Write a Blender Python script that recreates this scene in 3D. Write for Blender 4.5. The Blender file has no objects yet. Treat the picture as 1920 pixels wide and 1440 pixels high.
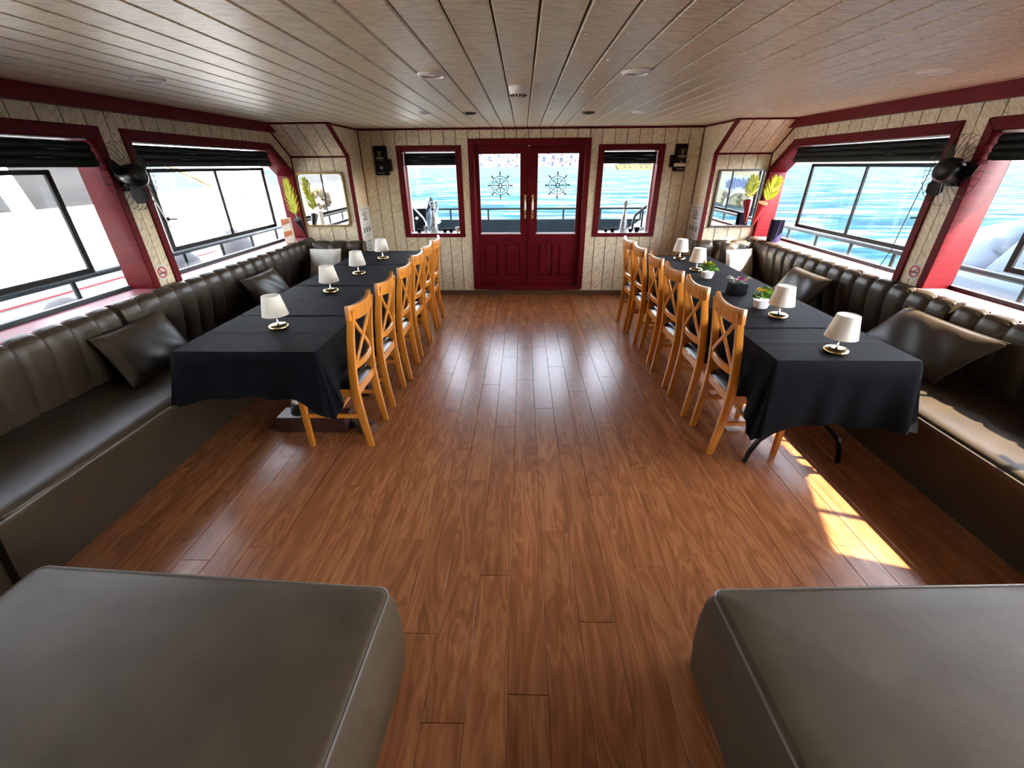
import bpy, bmesh, math, random
from mathutils import Vector, Matrix
random.seed(7)
D = bpy.data
SC = bpy.context.scene
COL = SC.collection
PI = math.pi

# ------------------------------------------------------------------ camera
cam_d = D.cameras.new('camera'); cam = D.objects.new('camera', cam_d); COL.objects.link(cam)
F, PITCH, YAW, ROLL, CAMZ = 785.3, .481185, .0269077, -.0073369, 1.65
cam_d.sensor_width = 36; cam_d.sensor_fit = 'HORIZONTAL'; cam_d.lens = F / 1920 * 36
cam_d.clip_start = .05; cam_d.clip_end = 5000
_f = Vector((-math.sin(YAW)*math.cos(PITCH), math.cos(YAW)*math.cos(PITCH), -math.sin(PITCH)))
_r = Vector((math.cos(YAW), math.sin(YAW), 0)); _u = _r.cross(_f)
_r2 = math.cos(ROLL)*_r + math.sin(ROLL)*_u; _u2 = -math.sin(ROLL)*_r + math.cos(ROLL)*_u
cam.matrix_world = Matrix(((_r2.x,_u2.x,-_f.x,0),(_r2.y,_u2.y,-_f.y,0),(_r2.z,_u2.z,-_f.z,CAMZ),(0,0,0,1)))
SC.camera = cam

# ------------------------------------------------------------------ world, sun, exposure
w = D.worlds.new('world'); SC.world = w; w.use_nodes = True
nt = w.node_tree; nt.nodes.clear()
sky = nt.nodes.new('ShaderNodeTexSky'); sky.sky_type = 'NISHITA'; sky.sun_disc = False
sky.sun_elevation = math.radians(43); sky.sun_rotation = math.radians(105)
sky.air_density = 1.0; sky.dust_density = .8; sky.ozone_density = 1.5
bg = nt.nodes.new('ShaderNodeBackground'); bg.inputs[1].default_value = 1.0
out = nt.nodes.new('ShaderNodeOutputWorld')
hs = nt.nodes.new('ShaderNodeHueSaturation'); hs.inputs['Saturation'].default_value = .40; nt.links.new(sky.outputs[0], hs.inputs['Color']); nt.links.new(hs.outputs[0], bg.inputs[0]); nt.links.new(bg.outputs[0], out.inputs[0])
sun_d = D.lights.new('sun', 'SUN'); sun = D.objects.new('sun', sun_d); COL.objects.link(sun)
sun_d.energy = 13.0; sun_d.angle = math.radians(.6); sun_d.color = (1, .90, .75)
sun.rotation_euler = Vector((-1, .30, -1.12)).to_track_quat('-Z', 'Y').to_euler()
sun.location = (30, -8, 30)
SC.view_settings.view_transform = 'Standard'; SC.view_settings.look = 'None'
SC.view_settings.gamma = 1; SC.view_settings.use_curve_mapping = False
SC.view_settings.exposure = 1.85
cy = SC.cycles
cy.use_denoising = True; cy.max_bounces = 10; cy.diffuse_bounces = 5; cy.glossy_bounces = 4
cy.transparent_max_bounces = 12; cy.sample_clamp_indirect = 6; cy.caustics_reflective = False; cy.caustics_refractive = False

# ------------------------------------------------------------------ materials
def lk(nt, a, b): nt.links.new(a, b)
def mat(name, col, rough=.5, metal=0, spec=.5, coat=0, sheen=0, vary=None, bump=None, alpha=None, obj_rand=0, coat_rough=.1):
    m = D.materials.new(name); m.use_nodes = True; t = m.node_tree
    b = t.nodes['Principled BSDF']
    b.inputs['Base Color'].default_value = (*col, 1); b.inputs['Roughness'].default_value = rough
    b.inputs['Metallic'].default_value = metal; b.inputs['Specular IOR Level'].default_value = spec
    b.inputs['Coat Weight'].default_value = coat; b.inputs['Coat Roughness'].default_value = coat_rough
    b.inputs['Sheen Weight'].default_value = sheen
    tc = t.nodes.new('ShaderNodeTexCoord')
    if vary:                      # (scale xyz, amount, detail)
        mp = t.nodes.new('ShaderNodeMapping'); mp.inputs['Scale'].default_value = vary[0]
        lk(t, tc.outputs['Object'], mp.inputs[0])
        n = t.nodes.new('ShaderNodeTexNoise'); n.inputs['Scale'].default_value = 1; n.inputs['Detail'].default_value = vary[2] if len(vary) > 2 else 4
        lk(t, mp.outputs[0], n.inputs['Vector'])
        r = t.nodes.new('ShaderNodeMapRange'); r.inputs[1].default_value = .25; r.inputs[2].default_value = .75
        r.inputs[3].default_value = 1 - vary[1]; r.inputs[4].default_value = 1 + vary[1]
        lk(t, n.outputs[0], r.inputs[0])
        mx = t.nodes.new('ShaderNodeVectorMath'); mx.operation = 'SCALE'; mx.inputs[0].default_value = col
        lk(t, r.outputs[0], mx.inputs['Scale'])
        lk(t, mx.outputs[0], b.inputs['Base Color'])
    if bump:                      # (scale, strength, distance)
        n2 = t.nodes.new('ShaderNodeTexNoise'); n2.inputs['Scale'].default_value = bump[0]; n2.inputs['Detail'].default_value = 5
        lk(t, tc.outputs['Object'], n2.inputs['Vector'])
        bp = t.nodes.new('ShaderNodeBump'); bp.inputs['Strength'].default_value = bump[1]; bp.inputs['Distance'].default_value = bump[2]
        lk(t, n2.outputs[0], bp.inputs['Height']); lk(t, bp.outputs[0], b.inputs['Normal'])
    return m

def ramp(t, fac, stops):
    r = t.nodes.new('ShaderNodeValToRGB'); e = r.color_ramp.elements
    while len(e) < len(stops): e.new(.5)
    for i, (p, c) in enumerate(stops): e[i].position = p; e[i].color = (*c, 1)
    lk(t, fac, r.inputs[0]); return r

def rand_offset(t, k=17.0):
    oi = t.nodes.new('ShaderNodeObjectInfo')
    mu = t.nodes.new('ShaderNodeMath'); mu.operation = 'MULTIPLY'; mu.inputs[1].default_value = k
    lk(t, oi.outputs['Random'], mu.inputs[0]); return oi, mu

def floor_material():
    m = D.materials.new('laminate_floor'); m.use_nodes = True; t = m.node_tree; b = t.nodes['Principled BSDF']
    tc = t.nodes.new('ShaderNodeTexCoord'); oi, mu = rand_offset(t, 23)
    ad = t.nodes.new('ShaderNodeVectorMath'); ad.operation = 'ADD'
    lk(t, tc.outputs['Object'], ad.inputs[0]); lk(t, mu.outputs[0], ad.inputs[1])
    mp = t.nodes.new('ShaderNodeMapping'); mp.inputs['Scale'].default_value = (8.5, 1.5, 1)
    lk(t, ad.outputs[0], mp.inputs[0])
    n = t.nodes.new('ShaderNodeTexNoise'); n.inputs['Scale'].default_value = 1.0; n.inputs['Detail'].default_value = 2.8; n.inputs['Distortion'].default_value = 1.0
    lk(t, mp.outputs[0], n.inputs['Vector'])
    mm = t.nodes.new('ShaderNodeMath'); mm.operation = 'MULTIPLY'; mm.inputs[1].default_value = 13; lk(t, n.outputs[0], mm.inputs[0])
    fr = t.nodes.new('ShaderNodeMath'); fr.operation = 'PINGPONG'; fr.inputs[1].default_value = 1; lk(t, mm.outputs[0], fr.inputs[0])
    mp2 = t.nodes.new('ShaderNodeMapping'); mp2.inputs['Scale'].default_value = (90, 3.5, 1); lk(t, ad.outputs[0], mp2.inputs[0])
    n2 = t.nodes.new('ShaderNodeTexNoise'); n2.inputs['Scale'].default_value = 1; n2.inputs['Detail'].default_value = 4
    lk(t, mp2.outputs[0], n2.inputs['Vector'])
    mp3 = t.nodes.new('ShaderNodeMapping'); mp3.inputs['Scale'].default_value = (13, .5, 1); lk(t, ad.outputs[0], mp3.inputs[0])
    n3 = t.nodes.new('ShaderNodeTexNoise'); n3.inputs['Scale'].default_value = 1; n3.inputs['Detail'].default_value = 2; lk(t, mp3.outputs[0], n3.inputs['Vector'])
    a1 = t.nodes.new('ShaderNodeMath'); a1.operation = 'MULTIPLY_ADD'; a1.inputs[1].default_value = .31; lk(t, fr.outputs[0], a1.inputs[0])
    a2 = t.nodes.new('ShaderNodeMath'); a2.operation = 'MULTIPLY_ADD'; a2.inputs[1].default_value = .45; lk(t, n2.outputs[0], a2.inputs[0])
    a3 = t.nodes.new('ShaderNodeMath'); a3.operation = 'MULTIPLY_ADD'; a3.inputs[1].default_value = .6; a3.inputs[2].default_value = -.22; lk(t, n3.outputs[0], a3.inputs[0])
    lk(t, a3.outputs[0], a2.inputs[2]); lk(t, a2.outputs[0], a1.inputs[2])
    r = ramp(t, a1.outputs[0], [(.05, FLOOR_C[0]), (.45, FLOOR_C[1]), (.85, FLOOR_C[2])])
    hv = t.nodes.new('ShaderNodeMapRange'); hv.inputs[3].default_value = .93; hv.inputs[4].default_value = 1.06; lk(t, oi.outputs['Random'], hv.inputs[0])
    sc = t.nodes.new('ShaderNodeVectorMath'); sc.operation = 'SCALE'; lk(t, r.outputs[0], sc.inputs[0]); lk(t, hv.outputs[0], sc.inputs['Scale'])
    lk(t, sc.outputs[0], b.inputs['Base Color'])
    b.inputs['Roughness'].default_value = .26; b.inputs['Specular IOR Level'].default_value = .5
    bp = t.nodes.new('ShaderNodeBump'); bp.inputs['Strength'].default_value = .12; bp.inputs['Distance'].default_value = .002
    lk(t, n2.outputs[0], bp.inputs['Height']); lk(t, bp.outputs[0], b.inputs['Normal'])
    return m
FLOOR_C = ((.150, .049, .017), (.285, .102, .037), (.43, .185, .072))

def pvc_material(name, c0, c1, scale, rot, rough=.38):
    """cream PVC lining board with a fine printed diagonal vein"""
    m = D.materials.new(name); m.use_nodes = True; t = m.node_tree; b = t.nodes['Principled BSDF']
    tc = t.nodes.new('ShaderNodeTexCoord'); oi, mu = rand_offset(t, 11)
    ad = t.nodes.new('ShaderNodeVectorMath'); ad.operation = 'ADD'
    lk(t, tc.outputs['Object'], ad.inputs[0]); lk(t, mu.outputs[0], ad.inputs[1])
    mp = t.nodes.new('ShaderNodeMapping'); mp.inputs['Rotation'].default_value = rot; mp.inputs['Scale'].default_value = scale
    mp.vector_type = 'TEXTURE'
    lk(t, ad.outputs[0], mp.inputs[0])
    n = t.nodes.new('ShaderNodeTexNoise'); n.inputs['Scale'].default_value = 1; n.inputs['Detail'].default_value = 4; n.inputs['Distortion'].default_value = .5
    lk(t, mp.outputs[0], n.inputs['Vector'])
    r = ramp(t, n.outputs[0], [(.30, c0), (.52, c1), (.75, tuple(min(1, x*1.12) for x in c1))])
    hv = t.nodes.new('ShaderNodeMapRange'); hv.inputs[3].default_value = .95; hv.inputs[4].default_value = 1.04; lk(t, oi.outputs['Random'], hv.inputs[0])
    sc = t.nodes.new('ShaderNodeVectorMath'); sc.operation = 'SCALE'; lk(t, r.outputs[0], sc.inputs[0]); lk(t, hv.outputs[0], sc.inputs['Scale'])
    lk(t, sc.outputs[0], b.inputs['Base Color']); b.inputs['Roughness'].default_value = rough
    bp = t.nodes.new('ShaderNodeBump'); bp.inputs['Strength'].default_value = .10; bp.inputs['Distance'].default_value = .003
    lk(t, n.outputs[0], bp.inputs['Height']); lk(t, bp.outputs[0], b.inputs['Normal'])
    return m

def glass_material(name, tint=(1, 1, 1), gloss=.06):
    m = D.materials.new(name); m.use_nodes = True; t = m.node_tree; t.nodes.clear()
    o = t.nodes.new('ShaderNodeOutputMaterial'); mix = t.nodes.new('ShaderNodeMixShader')
    tr = t.nodes.new('ShaderNodeBsdfTransparent'); tr.inputs[0].default_value = (*tint, 1)
    g = t.nodes.new('ShaderNodeBsdfGlossy'); g.inputs['Roughness'].default_value = .02
    fr = t.nodes.new('ShaderNodeFresnel'); ge = t.nodes.new('ShaderNodeNewGeometry'); io = t.nodes.new('ShaderNodeMath'); io.operation = 'MULTIPLY_ADD'
    io.inputs[1].default_value = 1/1.35-1.35; io.inputs[2].default_value = 1.35; lk(t, ge.outputs['Backfacing'], io.inputs[0]); lk(t, io.outputs[0], fr.inputs[0])   # same Fresnel from both sides of the thin pane
    lk(t, fr.outputs[0], mix.inputs[0]); lk(t, tr.outputs[0], mix.inputs[1]); lk(t, g.outputs[0], mix.inputs[2]); lk(t, mix.outputs[0], o.inputs[0])
    return m

def water_material():
    m = D.materials.new('sea_water'); m.use_nodes = True; t = m.node_tree; b = t.nodes['Principled BSDF']
    tc = t.nodes.new('ShaderNodeTexCoord')
    mp = t.nodes.new('ShaderNodeMapping'); mp.inputs['Scale'].default_value = (.16, .55, 1); mp.inputs['Rotation'].default_value = (0, 0, .12)
    lk(t, tc.outputs['Object'], mp.inputs[0])
    n = t.nodes.new('ShaderNodeTexNoise'); n.inputs['Scale'].default_value = 1.0; n.inputs['Detail'].default_value = 7; n.inputs['Roughness'].default_value = .62; n.inputs['Distortion'].default_value = .8
    lk(t, mp.outputs[0], n.inputs['Vector'])
    r = ramp(t, n.outputs[0], [(.38, WATER_C[0]), (.5, WATER_C[1]), (.60, WATER_C[2])])
    lk(t, r.outputs[0], b.inputs['Base Color'])
    b.inputs['Roughness'].default_value = .6; b.inputs['Specular IOR Level'].default_value = .004
    bp = t.nodes.new('ShaderNodeBump'); bp.inputs['Strength'].default_value = .9; bp.inputs['Distance'].default_value = .5
    lk(t, n.outputs[0], bp.inputs['Height']); lk(t, bp.outputs[0], b.inputs['Normal'])
    return m
WATER_C = ((.002, .020, .034), (.009, .043, .056), (.075, .092, .096))  # wave highlights painted as the palest streaks, specular nearly off

M = {}
M['floor'] = floor_material()
M['wall'] = pvc_material('cream_wall_board', (.47, .39, .24), (.66, .57, .39), (.03, .03, .008), (0, math.radians(0), 0))
M['wallx'] = pvc_material('cream_wall_board_front', (.43, .345, .215), (.70, .61, .43), (.055, .055, .013), (0, math.radians(-42), 0))
M['wally'] = pvc_material('cream_wall_board_side', (.43, .345, .215), (.70, .61, .43), (.055, .055, .013), (math.radians(42), 0, 0))
M['ceil'] = pvc_material('cream_ceiling_board', (.43, .385, .26), (.69, .63, .455), (.060, .010, .05), (0, 0, math.radians(14)), .42)
M['base'] = mat('dark_backing', (.045, .038, .028), .9, spec=.1)
M['red'] = mat('red_varnished_wood', (.110, .006, .009), .42, spec=.10, vary=((3, 3, 40), .25), bump=(60, .06, .002))
M['redbeam'] = mat('red_painted_beam', (.125, .007, .011), .45, spec=.15, vary=((4, 4, 30), .2))
M['sill'] = mat('pale_red_sill', (.40, .135, .15), .3, coat=.25, vary=((4, 4, 4), .08))
M['leather'] = mat('dark_brown_faux_leather', (.042, .029, .017), .40, spec=.42, vary=((7, 7, 7), .18), bump=(140, .08, .0015))
M['ottoman'] = mat('worn_brown_faux_leather', (.064, .045, .026), .45, spec=.20, vary=((5, 5, 5), .2), bump=(38, .22, .003))
M['piping'] = mat('grey_piping', (.16, .14, .12), .3)
M['cloth'] = mat('black_tablecloth', (.0028, .0029, .0048), .78, spec=.10, bump=(300, .15, .001), vary=((12, 12, 12), .2))
M['pine'] = mat('orange_varnished_pine', (.56, .20, .022), .30, coat=.3, vary=((18, 18, 3), .28, 3))
M['padleather'] = mat('black_seat_vinyl', (.012, .012, .012), .25)
M['brass'] = mat('polished_brass', (.72, .56, .28), .18, 1)
M['chrome'] = mat('chrome', (.75, .75, .75), .12, 1)
M['shade'] = mat('white_lamp_shade_fabric', (.82, .79, .70), .8, vary=((40, 40, 4), .05))
M['black'] = mat('black_painted_metal', (.003, .003, .003), .35, spec=.35)
M['sash'] = mat('black_sash', (.003, .0035, .004), .4, spec=.3)
M['blind'] = mat('dark_green_blind_fabric', (.005, .010, .010), .5, spec=.25, vary=((20, 20, 3), .3))
M['white'] = mat('white_plastic', (.78, .77, .73), .35)
M['whitepaint'] = mat('white_gloss_paint', (.80, .82, .83), .25, coat=.3)
M['glass'] = glass_material('window_glass')
M['tint'] = mat('dark_tinted_glass', (.016, .0155, .016), .4, spec=.1, vary=((2.2, .9, 5), .45, 6))
M['green_tint'] = mat('greenish_cabin_glass', (.028, .040, .042), .4, spec=.1, vary=((3, 3, 3), .2))
M['mirror'] = mat('mirror_glass', (.92, .93, .93), .02, 1)
M['gilt'] = mat('dark_gilt_frame', (.19, .12, .04), .35, .6)
M['darkwood'] = mat('dark_brown_frame', (.035, .016, .010), .35)
M['cream'] = mat('cream_trim', (.13, .105, .045), .5, spec=.2)
M['whitecloth'] = mat('white_cotton', (.80, .76, .66), .85, bump=(180, .2, .002))
M['paper'] = mat('white_paper', (.60, .60, .57), .6)
M['ink'] = mat('black_print', (.02, .02, .02), .6)
M['greenink'] = mat('green_print', (.02, .17, .09), .6)
M['redink'] = mat('red_print', (.55, .04, .04), .6)
M['gold'] = mat('gold_print', (.55, .43, .22), .5)
M['greyprint'] = mat('grey_print', (.25, .26, .24), .5)
M['boxblack'] = mat('black_box', (.004, .004, .0035), .5, spec=.12)
M['boxbrown'] = mat('dark_brown_box', (.010, .004, .003), .5, spec=.12)
M['rail'] = mat('grey_blue_rail_paint', (.035, .045, .052), .45, spec=.3)
M['raildark'] = mat('dark_navy_paint', (.0045, .0085, .012), .6, spec=.04, vary=((3, 3, 3), .15))
M['deck'] = mat('grey_deck_paint', (.30, .31, .31), .6)
M['hull'] = mat('white_yacht_gelcoat', (.80, .82, .84), .3)
M['hullr'] = mat('shade_blue_boat_gelcoat', (.10, .14, .185), .4, spec=.3)  # white boat; the blue shade on its side is put into this colour
M['fender'] = mat('grey_fender_cover', (.055, .056, .060), .85, vary=((20, 20, 6), .12))
M['palm'] = mat('yellow_green_palm', (.50, .52, .02), .5, vary=((30, 30, 30), .25))
M['leaf'] = mat('bright_green_leaf', (.16, .34, .03), .45, vary=((60, 60, 60), .3))
M['leafd'] = mat('pale_leaf', (.45, .50, .25), .5)
M['yflower'] = mat('yellow_petal', (.75, .50, .03), .5)
M['purple'] = mat('mauve_petal', (.42, .13, .26), .5)
M['potw'] = mat('white_ceramic', (.80, .78, .75), .25)
M['potb'] = mat('black_ceramic', (.002, .002, .0035), .5, spec=.08)
M['redcone'] = mat('red_cone', (.62, .025, .035), .4)
M['dkcone'] = mat('black_cone', (.014, .010, .010), .4)
M['orange'] = mat('orange_card', (.50, .17, .07), .6)
M['boxcream'] = mat('cream_card', (.72, .66, .55), .6)
M['navy'] = mat('dark_navy_card', (.006, .005, .012), .6, spec=.05)
M['lilac'] = mat('lilac_sheen_colour', (.06, .06, .13), .6, spec=.05)
M['skirting'] = mat('brown_skirting', (.10, .052, .026), .45)
M['bottleglass'] = mat('glint_mottled_cut_glass', (.34, .36, .37), .12, spec=.8, vary=((40, 40, 25), .9, 2))  # dark and bright glints of the glass are put into the colour
M['bottleglass'].node_tree.nodes['Principled BSDF'].inputs['Transmission Weight'].default_value = .25
M['crate'] = mat('dark_red_brown_wood', (.05, .016, .010), .5, vary=((3, 30, 30), .3))
M['tray'] = mat('black_tray', (.012, .011, .010), .4)
M['parcel'] = mat('brown_wood_print', (.12, .06, .045), .45, vary=((40, 6, 6), .4))
M['water'] = water_material()
M['land'] = mat('hazy_hill', (.034, .033, .040), .9, vary=((.03, .03, .05), .45, 6))
M['houseA'] = mat('pale_house', (.10, .088, .078), .8)
M['houseB'] = mat('white_house', (.11, .11, .115), .8)
M['houseC'] = mat('blue_house', (.022, .042, .075), .8)
M['roof'] = mat('terracotta_roof', (.055, .034, .028), .8)
M['ferry'] = mat('yellow_ferry_hull', (.16, .10, .012), .5)
M['ferryd'] = mat('dark_ferry_deck', (.02, .018, .014), .6)
M['plasticblue'] = mat('pale_blue_plastic', (.06, .095, .13), .4)
M['pale_wall'] = mat('pale_yellow_facade', (.20, .185, .115), .8)
M['blue'] = mat('blue_letter', (.004, .03, .14), .5)
M['signboard'] = mat('pale_blue_board', (.15, .19, .22), .5)
M['olive'] = mat('olive_foliage', (.045, .048, .014), .7, vary=((30, 30, 30), .3))
M['skin'] = mat('skin', (.55, .35, .26), .5)
M['jacket'] = mat('dark_jacket', (.035, .03, .028), .7)
M['jeans'] = mat('pale_jeans', (.50, .62, .66), .7)
M['tan'] = mat('tan_bundle', (.12, .085, .035), .7, vary=((60, 60, 60), .5))
M['stone'] = mat('grey_quay_stone', (.30, .29, .27), .9, vary=((1, 1, 3), .3))

# ------------------------------------------------------------------ mesh helpers
class MB:
    def __init__(s): s.v = []; s.f = []; s.s = []
    def add(s, vs, fs, smooth=False):
        o = len(s.v); s.v += [Vector(p) for p in vs]
        for f in fs: s.f.append([i + o for i in f]); s.s.append(smooth)
        return s
    def box(s, x0, x1, y0, y1, z0, z1):
        vs = [(x, y, z) for z in (z0, z1) for y in (y0, y1) for x in (x0, x1)]
        return s.add(vs, [(0,2,3,1),(4,5,7,6),(0,1,5,4),(2,6,7,3),(0,4,6,2),(1,3,7,5)])
    def obox(s, c, a, b, d):
        c, a, b, d = map(Vector, (c, a, b, d))
        vs = [c + i*a + j*b + k*d for k in (-1, 1) for j in (-1, 1) for i in (-1, 1)]
        fs = [(0,2,3,1),(4,5,7,6),(0,1,5,4),(2,6,7,3),(0,4,6,2),(1,3,7,5)]
        return s.add(vs, fs)
    def prism(s, pts, off):
        n = len(pts); off = Vector(off); P = [Vector(p) for p in pts]
        vs = P + [p + off for p in P]
        return s.add(vs, [tuple(range(n))[::-1], tuple(range(n, 2*n))] + [(i, (i+1) % n, n+(i+1) % n, n+i) for i in range(n)])
    def sweep(s, path, sec, lat=(0, 1, 0), smooth=True, closed=False, taper=None):
        P = [Vector(p) for p in path]; n = len(P); lat = Vector(lat).normalized(); vs = []; m = len(sec)
        for i, p in enumerate(P):
            a = P[(i-1) % n] if (closed or i > 0) else p; b = P[(i+1) % n] if (closed or i < n-1) else p
            t = (b - a).normalized()
            nn = lat.cross(t)
            if nn.length < 1e-6: nn = Vector((1, 0, 0))
            nn.normalize(); l2 = t.cross(nn).normalized(); k = taper[i] if taper else 1
            vs += [p + l2*(u*k) + nn*(v*k) for u, v in sec]
        fs = []
        for i in range(n if closed else n-1):
            j = (i+1) % n
            fs += [(i*m+a, i*m+(a+1) % m, j*m+(a+1) % m, j*m+a) for a in range(m)]
        if not closed: fs += [tuple(range(m))[::-1], tuple((n-1)*m+a for a in range(m))]
        return s.add(vs, fs, smooth)
    def tube(s, path, r, n=8, lat=None, closed=False, taper=None):
        sec = [(r*math.cos(2*PI*k/n), r*math.sin(2*PI*k/n)) for k in range(n)]
        if lat is None:
            d = Vector(path[-1]) - Vector(path[0])
            if closed: d = Vector(path[1]) - Vector(path[0])
            lat = (0, 0, 1) if abs(d.z) < .8*d.length else (0, 1, 0)
        return s.sweep(path, sec, lat, True, closed, taper)
    def bar(s, p0, p1, w, t, lat=(0, 1, 0)):
        return s.sweep([p0, p1], [(-w/2, -t/2), (w/2, -t/2), (w/2, t/2), (-w/2, t/2)], lat, False)
    def lathe(s, prof, n=24, c=(0, 0, 0), ax='z', cap=True):
        c = Vector(c); vs = []
        for r, h in prof:
            for k in range(n):
                a = 2*PI*k/n; u, v = r*math.cos(a), r*math.sin(a)
                vs.append(c + Vector((u, v, h) if ax == 'z' else (h, u, v) if ax == 'x' else (u, h, v)))
        fs = [(i*n+k, i*n+(k+1) % n, (i+1)*n+(k+1) % n, (i+1)*n+k) for i in range(len(prof)-1) for k in range(n)]
        if cap:
            fs.append(tuple(range(n))[::-1]); fs.append(tuple((len(prof)-1)*n+k for k in range(n)))
        return s.add(vs, fs, True)
    def grid(s, fn, nu, nv, smooth=True):
        vs = [fn(i/nu, j/nv) for j in range(nv+1) for i in range(nu+1)]
        fs = [(j*(nu+1)+i, j*(nu+1)+i+1, (j+1)*(nu+1)+i+1, (j+1)*(nu+1)+i) for j in range(nv) for i in range(nu)]
        return s.add(vs, fs, smooth)
    def ball(s, c, rx, ry, rz, n=12, m=8):
        prof = [(math.sin(PI*(i+.001)/(m+.002)), -math.cos(PI*(i+.001)/(m+.002))) for i in range(m+1)]
        o = len(s.v); s.lathe(prof, n)
        for i in range(o, len(s.v)):
            p = s.v[i]; s.v[i] = Vector((c[0]+p.x*rx, c[1]+p.y*ry, c[2]+p.z*rz))
        return s
    def mesh(s, name, off=(0, 0, 0), bevel=0, seg=2, weld=False):
        off = Vector(off); me = D.meshes.new(name)
        me.from_pydata([p - off for p in s.v], [], s.f)
        me.polygons.foreach_set('use_smooth', s.s)
        bm = bmesh.new(); bm.from_mesh(me)
        if weld: bmesh.ops.remove_doubles(bm, verts=bm.verts, dist=1e-5)
        bmesh.ops.recalc_face_normals(bm, faces=bm.faces)
        if bevel:
            ed = [e for e in bm.edges if len(e.link_faces) == 2 and e.calc_face_angle(0) > .5]
            bmesh.ops.bevel(bm, geom=ed, offset=bevel, segments=seg, affect='EDGES', profile=.6, clamp_overlap=True)
            for f in bm.faces: f.smooth = True
        for e in bm.edges:
            if len(e.link_faces) == 2: e.smooth = e.calc_face_angle(0) < (.95 if not bevel else .7)
        bm.to_mesh(me); bm.free(); me.update(); return me

OFF = {}
def link(name, me, m, parent=None):
    o = D.objects.new(name, me); COL.objects.link(o)
    if m is not None and not me.materials: me.materials.append(m)
    if parent is not None: o.parent = parent
    return o
def part(name, mb, m, parent, bevel=0, seg=2, weld=False, local=False):
    off = (0, 0, 0) if local else OFF.get(parent.name, (0, 0, 0))
    o = link(name, mb.mesh(name, off, bevel, seg, weld), m, parent)
    if name in ('lettering', 'small_print', 'emblem', 'vent_slot', 'wire_cage', 'ship_wheel_decal'): o['kind'] = 'stuff'
    OFF[o.name] = off; return o
def thing(name, label, cat, loc=(0, 0, 0), group=None, rz=0):
    o = D.objects.new(name, None); COL.objects.link(o); o.location = loc; o.rotation_euler = (0, 0, rz)
    o.empty_display_size = .1
    o['label'] = label; o['category'] = cat
    if group: o['group'] = group
    OFF[o.name] = tuple(loc); return o
def single(name, mb, m, label, cat, loc=(0, 0, 0), group=None, bevel=0, seg=2, weld=False):
    o = link(name, mb.mesh(name, loc, bevel, seg, weld), m); o.location = loc
    o['label'] = label; o['category'] = cat
    if group: o['group'] = group
    OFF[o.name] = tuple(loc); return o
def struct(name, mb, m, parent=None, bevel=0):
    if mb is None:
        o = D.objects.new(name, None); COL.objects.link(o)
    else: o = link(name, mb.mesh(name, (0, 0, 0), bevel), m)
    if parent is not None: o.parent = parent
    else: o['kind'] = 'structure'
    OFF[o.name] = (0, 0, 0); return o
def dup(root, loc, rz, label, group=None):
    r = root.copy(); COL.objects.link(r); r.location = loc; r.rotation_euler = (0, 0, rz); r['label'] = label
    if group: r['group'] = group
    for ch in list(root.children):
        c = ch.copy(); COL.objects.link(c); c.parent = r
        for g in list(ch.children):
            d = g.copy(); COL.objects.link(d); d.parent = c
    return r
def plank(name, me, m, parent, loc):
    o = link(name, me, m, parent); o.location = loc; return o

# ------------------------------------------------------------------ key dimensions
CX = .0565                       # the saloon's middle line
def mx(x): return 2*CX - x       # mirrored to the right-hand side
XL, XR = -2.705, 2.818
YF, YC, YS = 5.95, 5.465, 5.045  # front wall, corner wall, top of the slope
RXL, RXR = -2.04, 2.19           # recess side walls
ZC, ZB = 2.06, 1.755             # ceiling, foot of the slope
YB = -2.6                        # behind the camera
def side(s, x): return x if s < 0 else mx(x)

# ------------------------------------------------------------------ floor
fl = struct('floor', MB().box(XL-.2, XR+.2, YB-.1, YF+.13, -.08, -.012), M['base'])
W, L = .143, 1.22
pm = MB().box(-W/2+.0006, W/2-.0006, -L/2+.0008, L/2-.0008, -.012, 0).mesh('plank', bevel=.0012, seg=1)
half = MB().box(-W/2+.0006, W/2-.0006, -L/4+.0008, L/4-.0008, -.012, 0).mesh('plank', bevel=.0012, seg=1)
for i in range(-17, 18):
    x = .097 + W*(i + .5)
    if x < -2.3 or x > 2.42: continue
    y = -.9 - [0, .41, .83, .2, .62][i % 5] - .06*(i % 3)
    while y < YF:
        if y + L > YF + .02:
            if YF - y > .12:
                mm = MB().box(-W/2+.0006, W/2-.0006, 0, YF-y-.002, -.012, 0).mesh('plank', bevel=.0012, seg=1)
                plank('plank', mm, M['floor'], fl, (x, y, 0))
        else: plank('plank', pm, M['floor'], fl, (x, y + L/2, 0))
        y += L

# ------------------------------------------------------------------ ceiling and roof
ce = struct('ceiling', MB().box(XL-.1, XR+.1, YB, YF+.1, ZC+.012, ZC+.03), M['base'])
CW = .1445
cm = MB()
def ceil_board():
    w = CW/2
    pts = [(-w+.0026, YB, .012), (-w+.0026, YB, .007), (-w+.008, YB, 0), (w-.008, YB, 0), (w-.0026, YB, .007), (w-.0026, YB, .012)]
    return MB().prism(pts, (0, YF-YB, 0)).mesh('plank')
cb = ceil_board()
i = -19
while True:
    x = .047 + CW*(i+.5); i += 1
    if x > XR + .02: break
    if x < XL - .02: continue
    plank('plank', cb, M['ceil'], ce, (x, 0, ZC))
scr = MB().lathe([(.0055, 0), (.0055, -.002), (.003, -.004)], 8).mesh('screw')
for y in (1.895, 2.315, 2.76, 3.2, 3.65, 4.1, 4.6):
    for x in (.222, .373):
        o = plank('screw', scr, M['chrome'], ce, (x, y, ZC))
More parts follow.
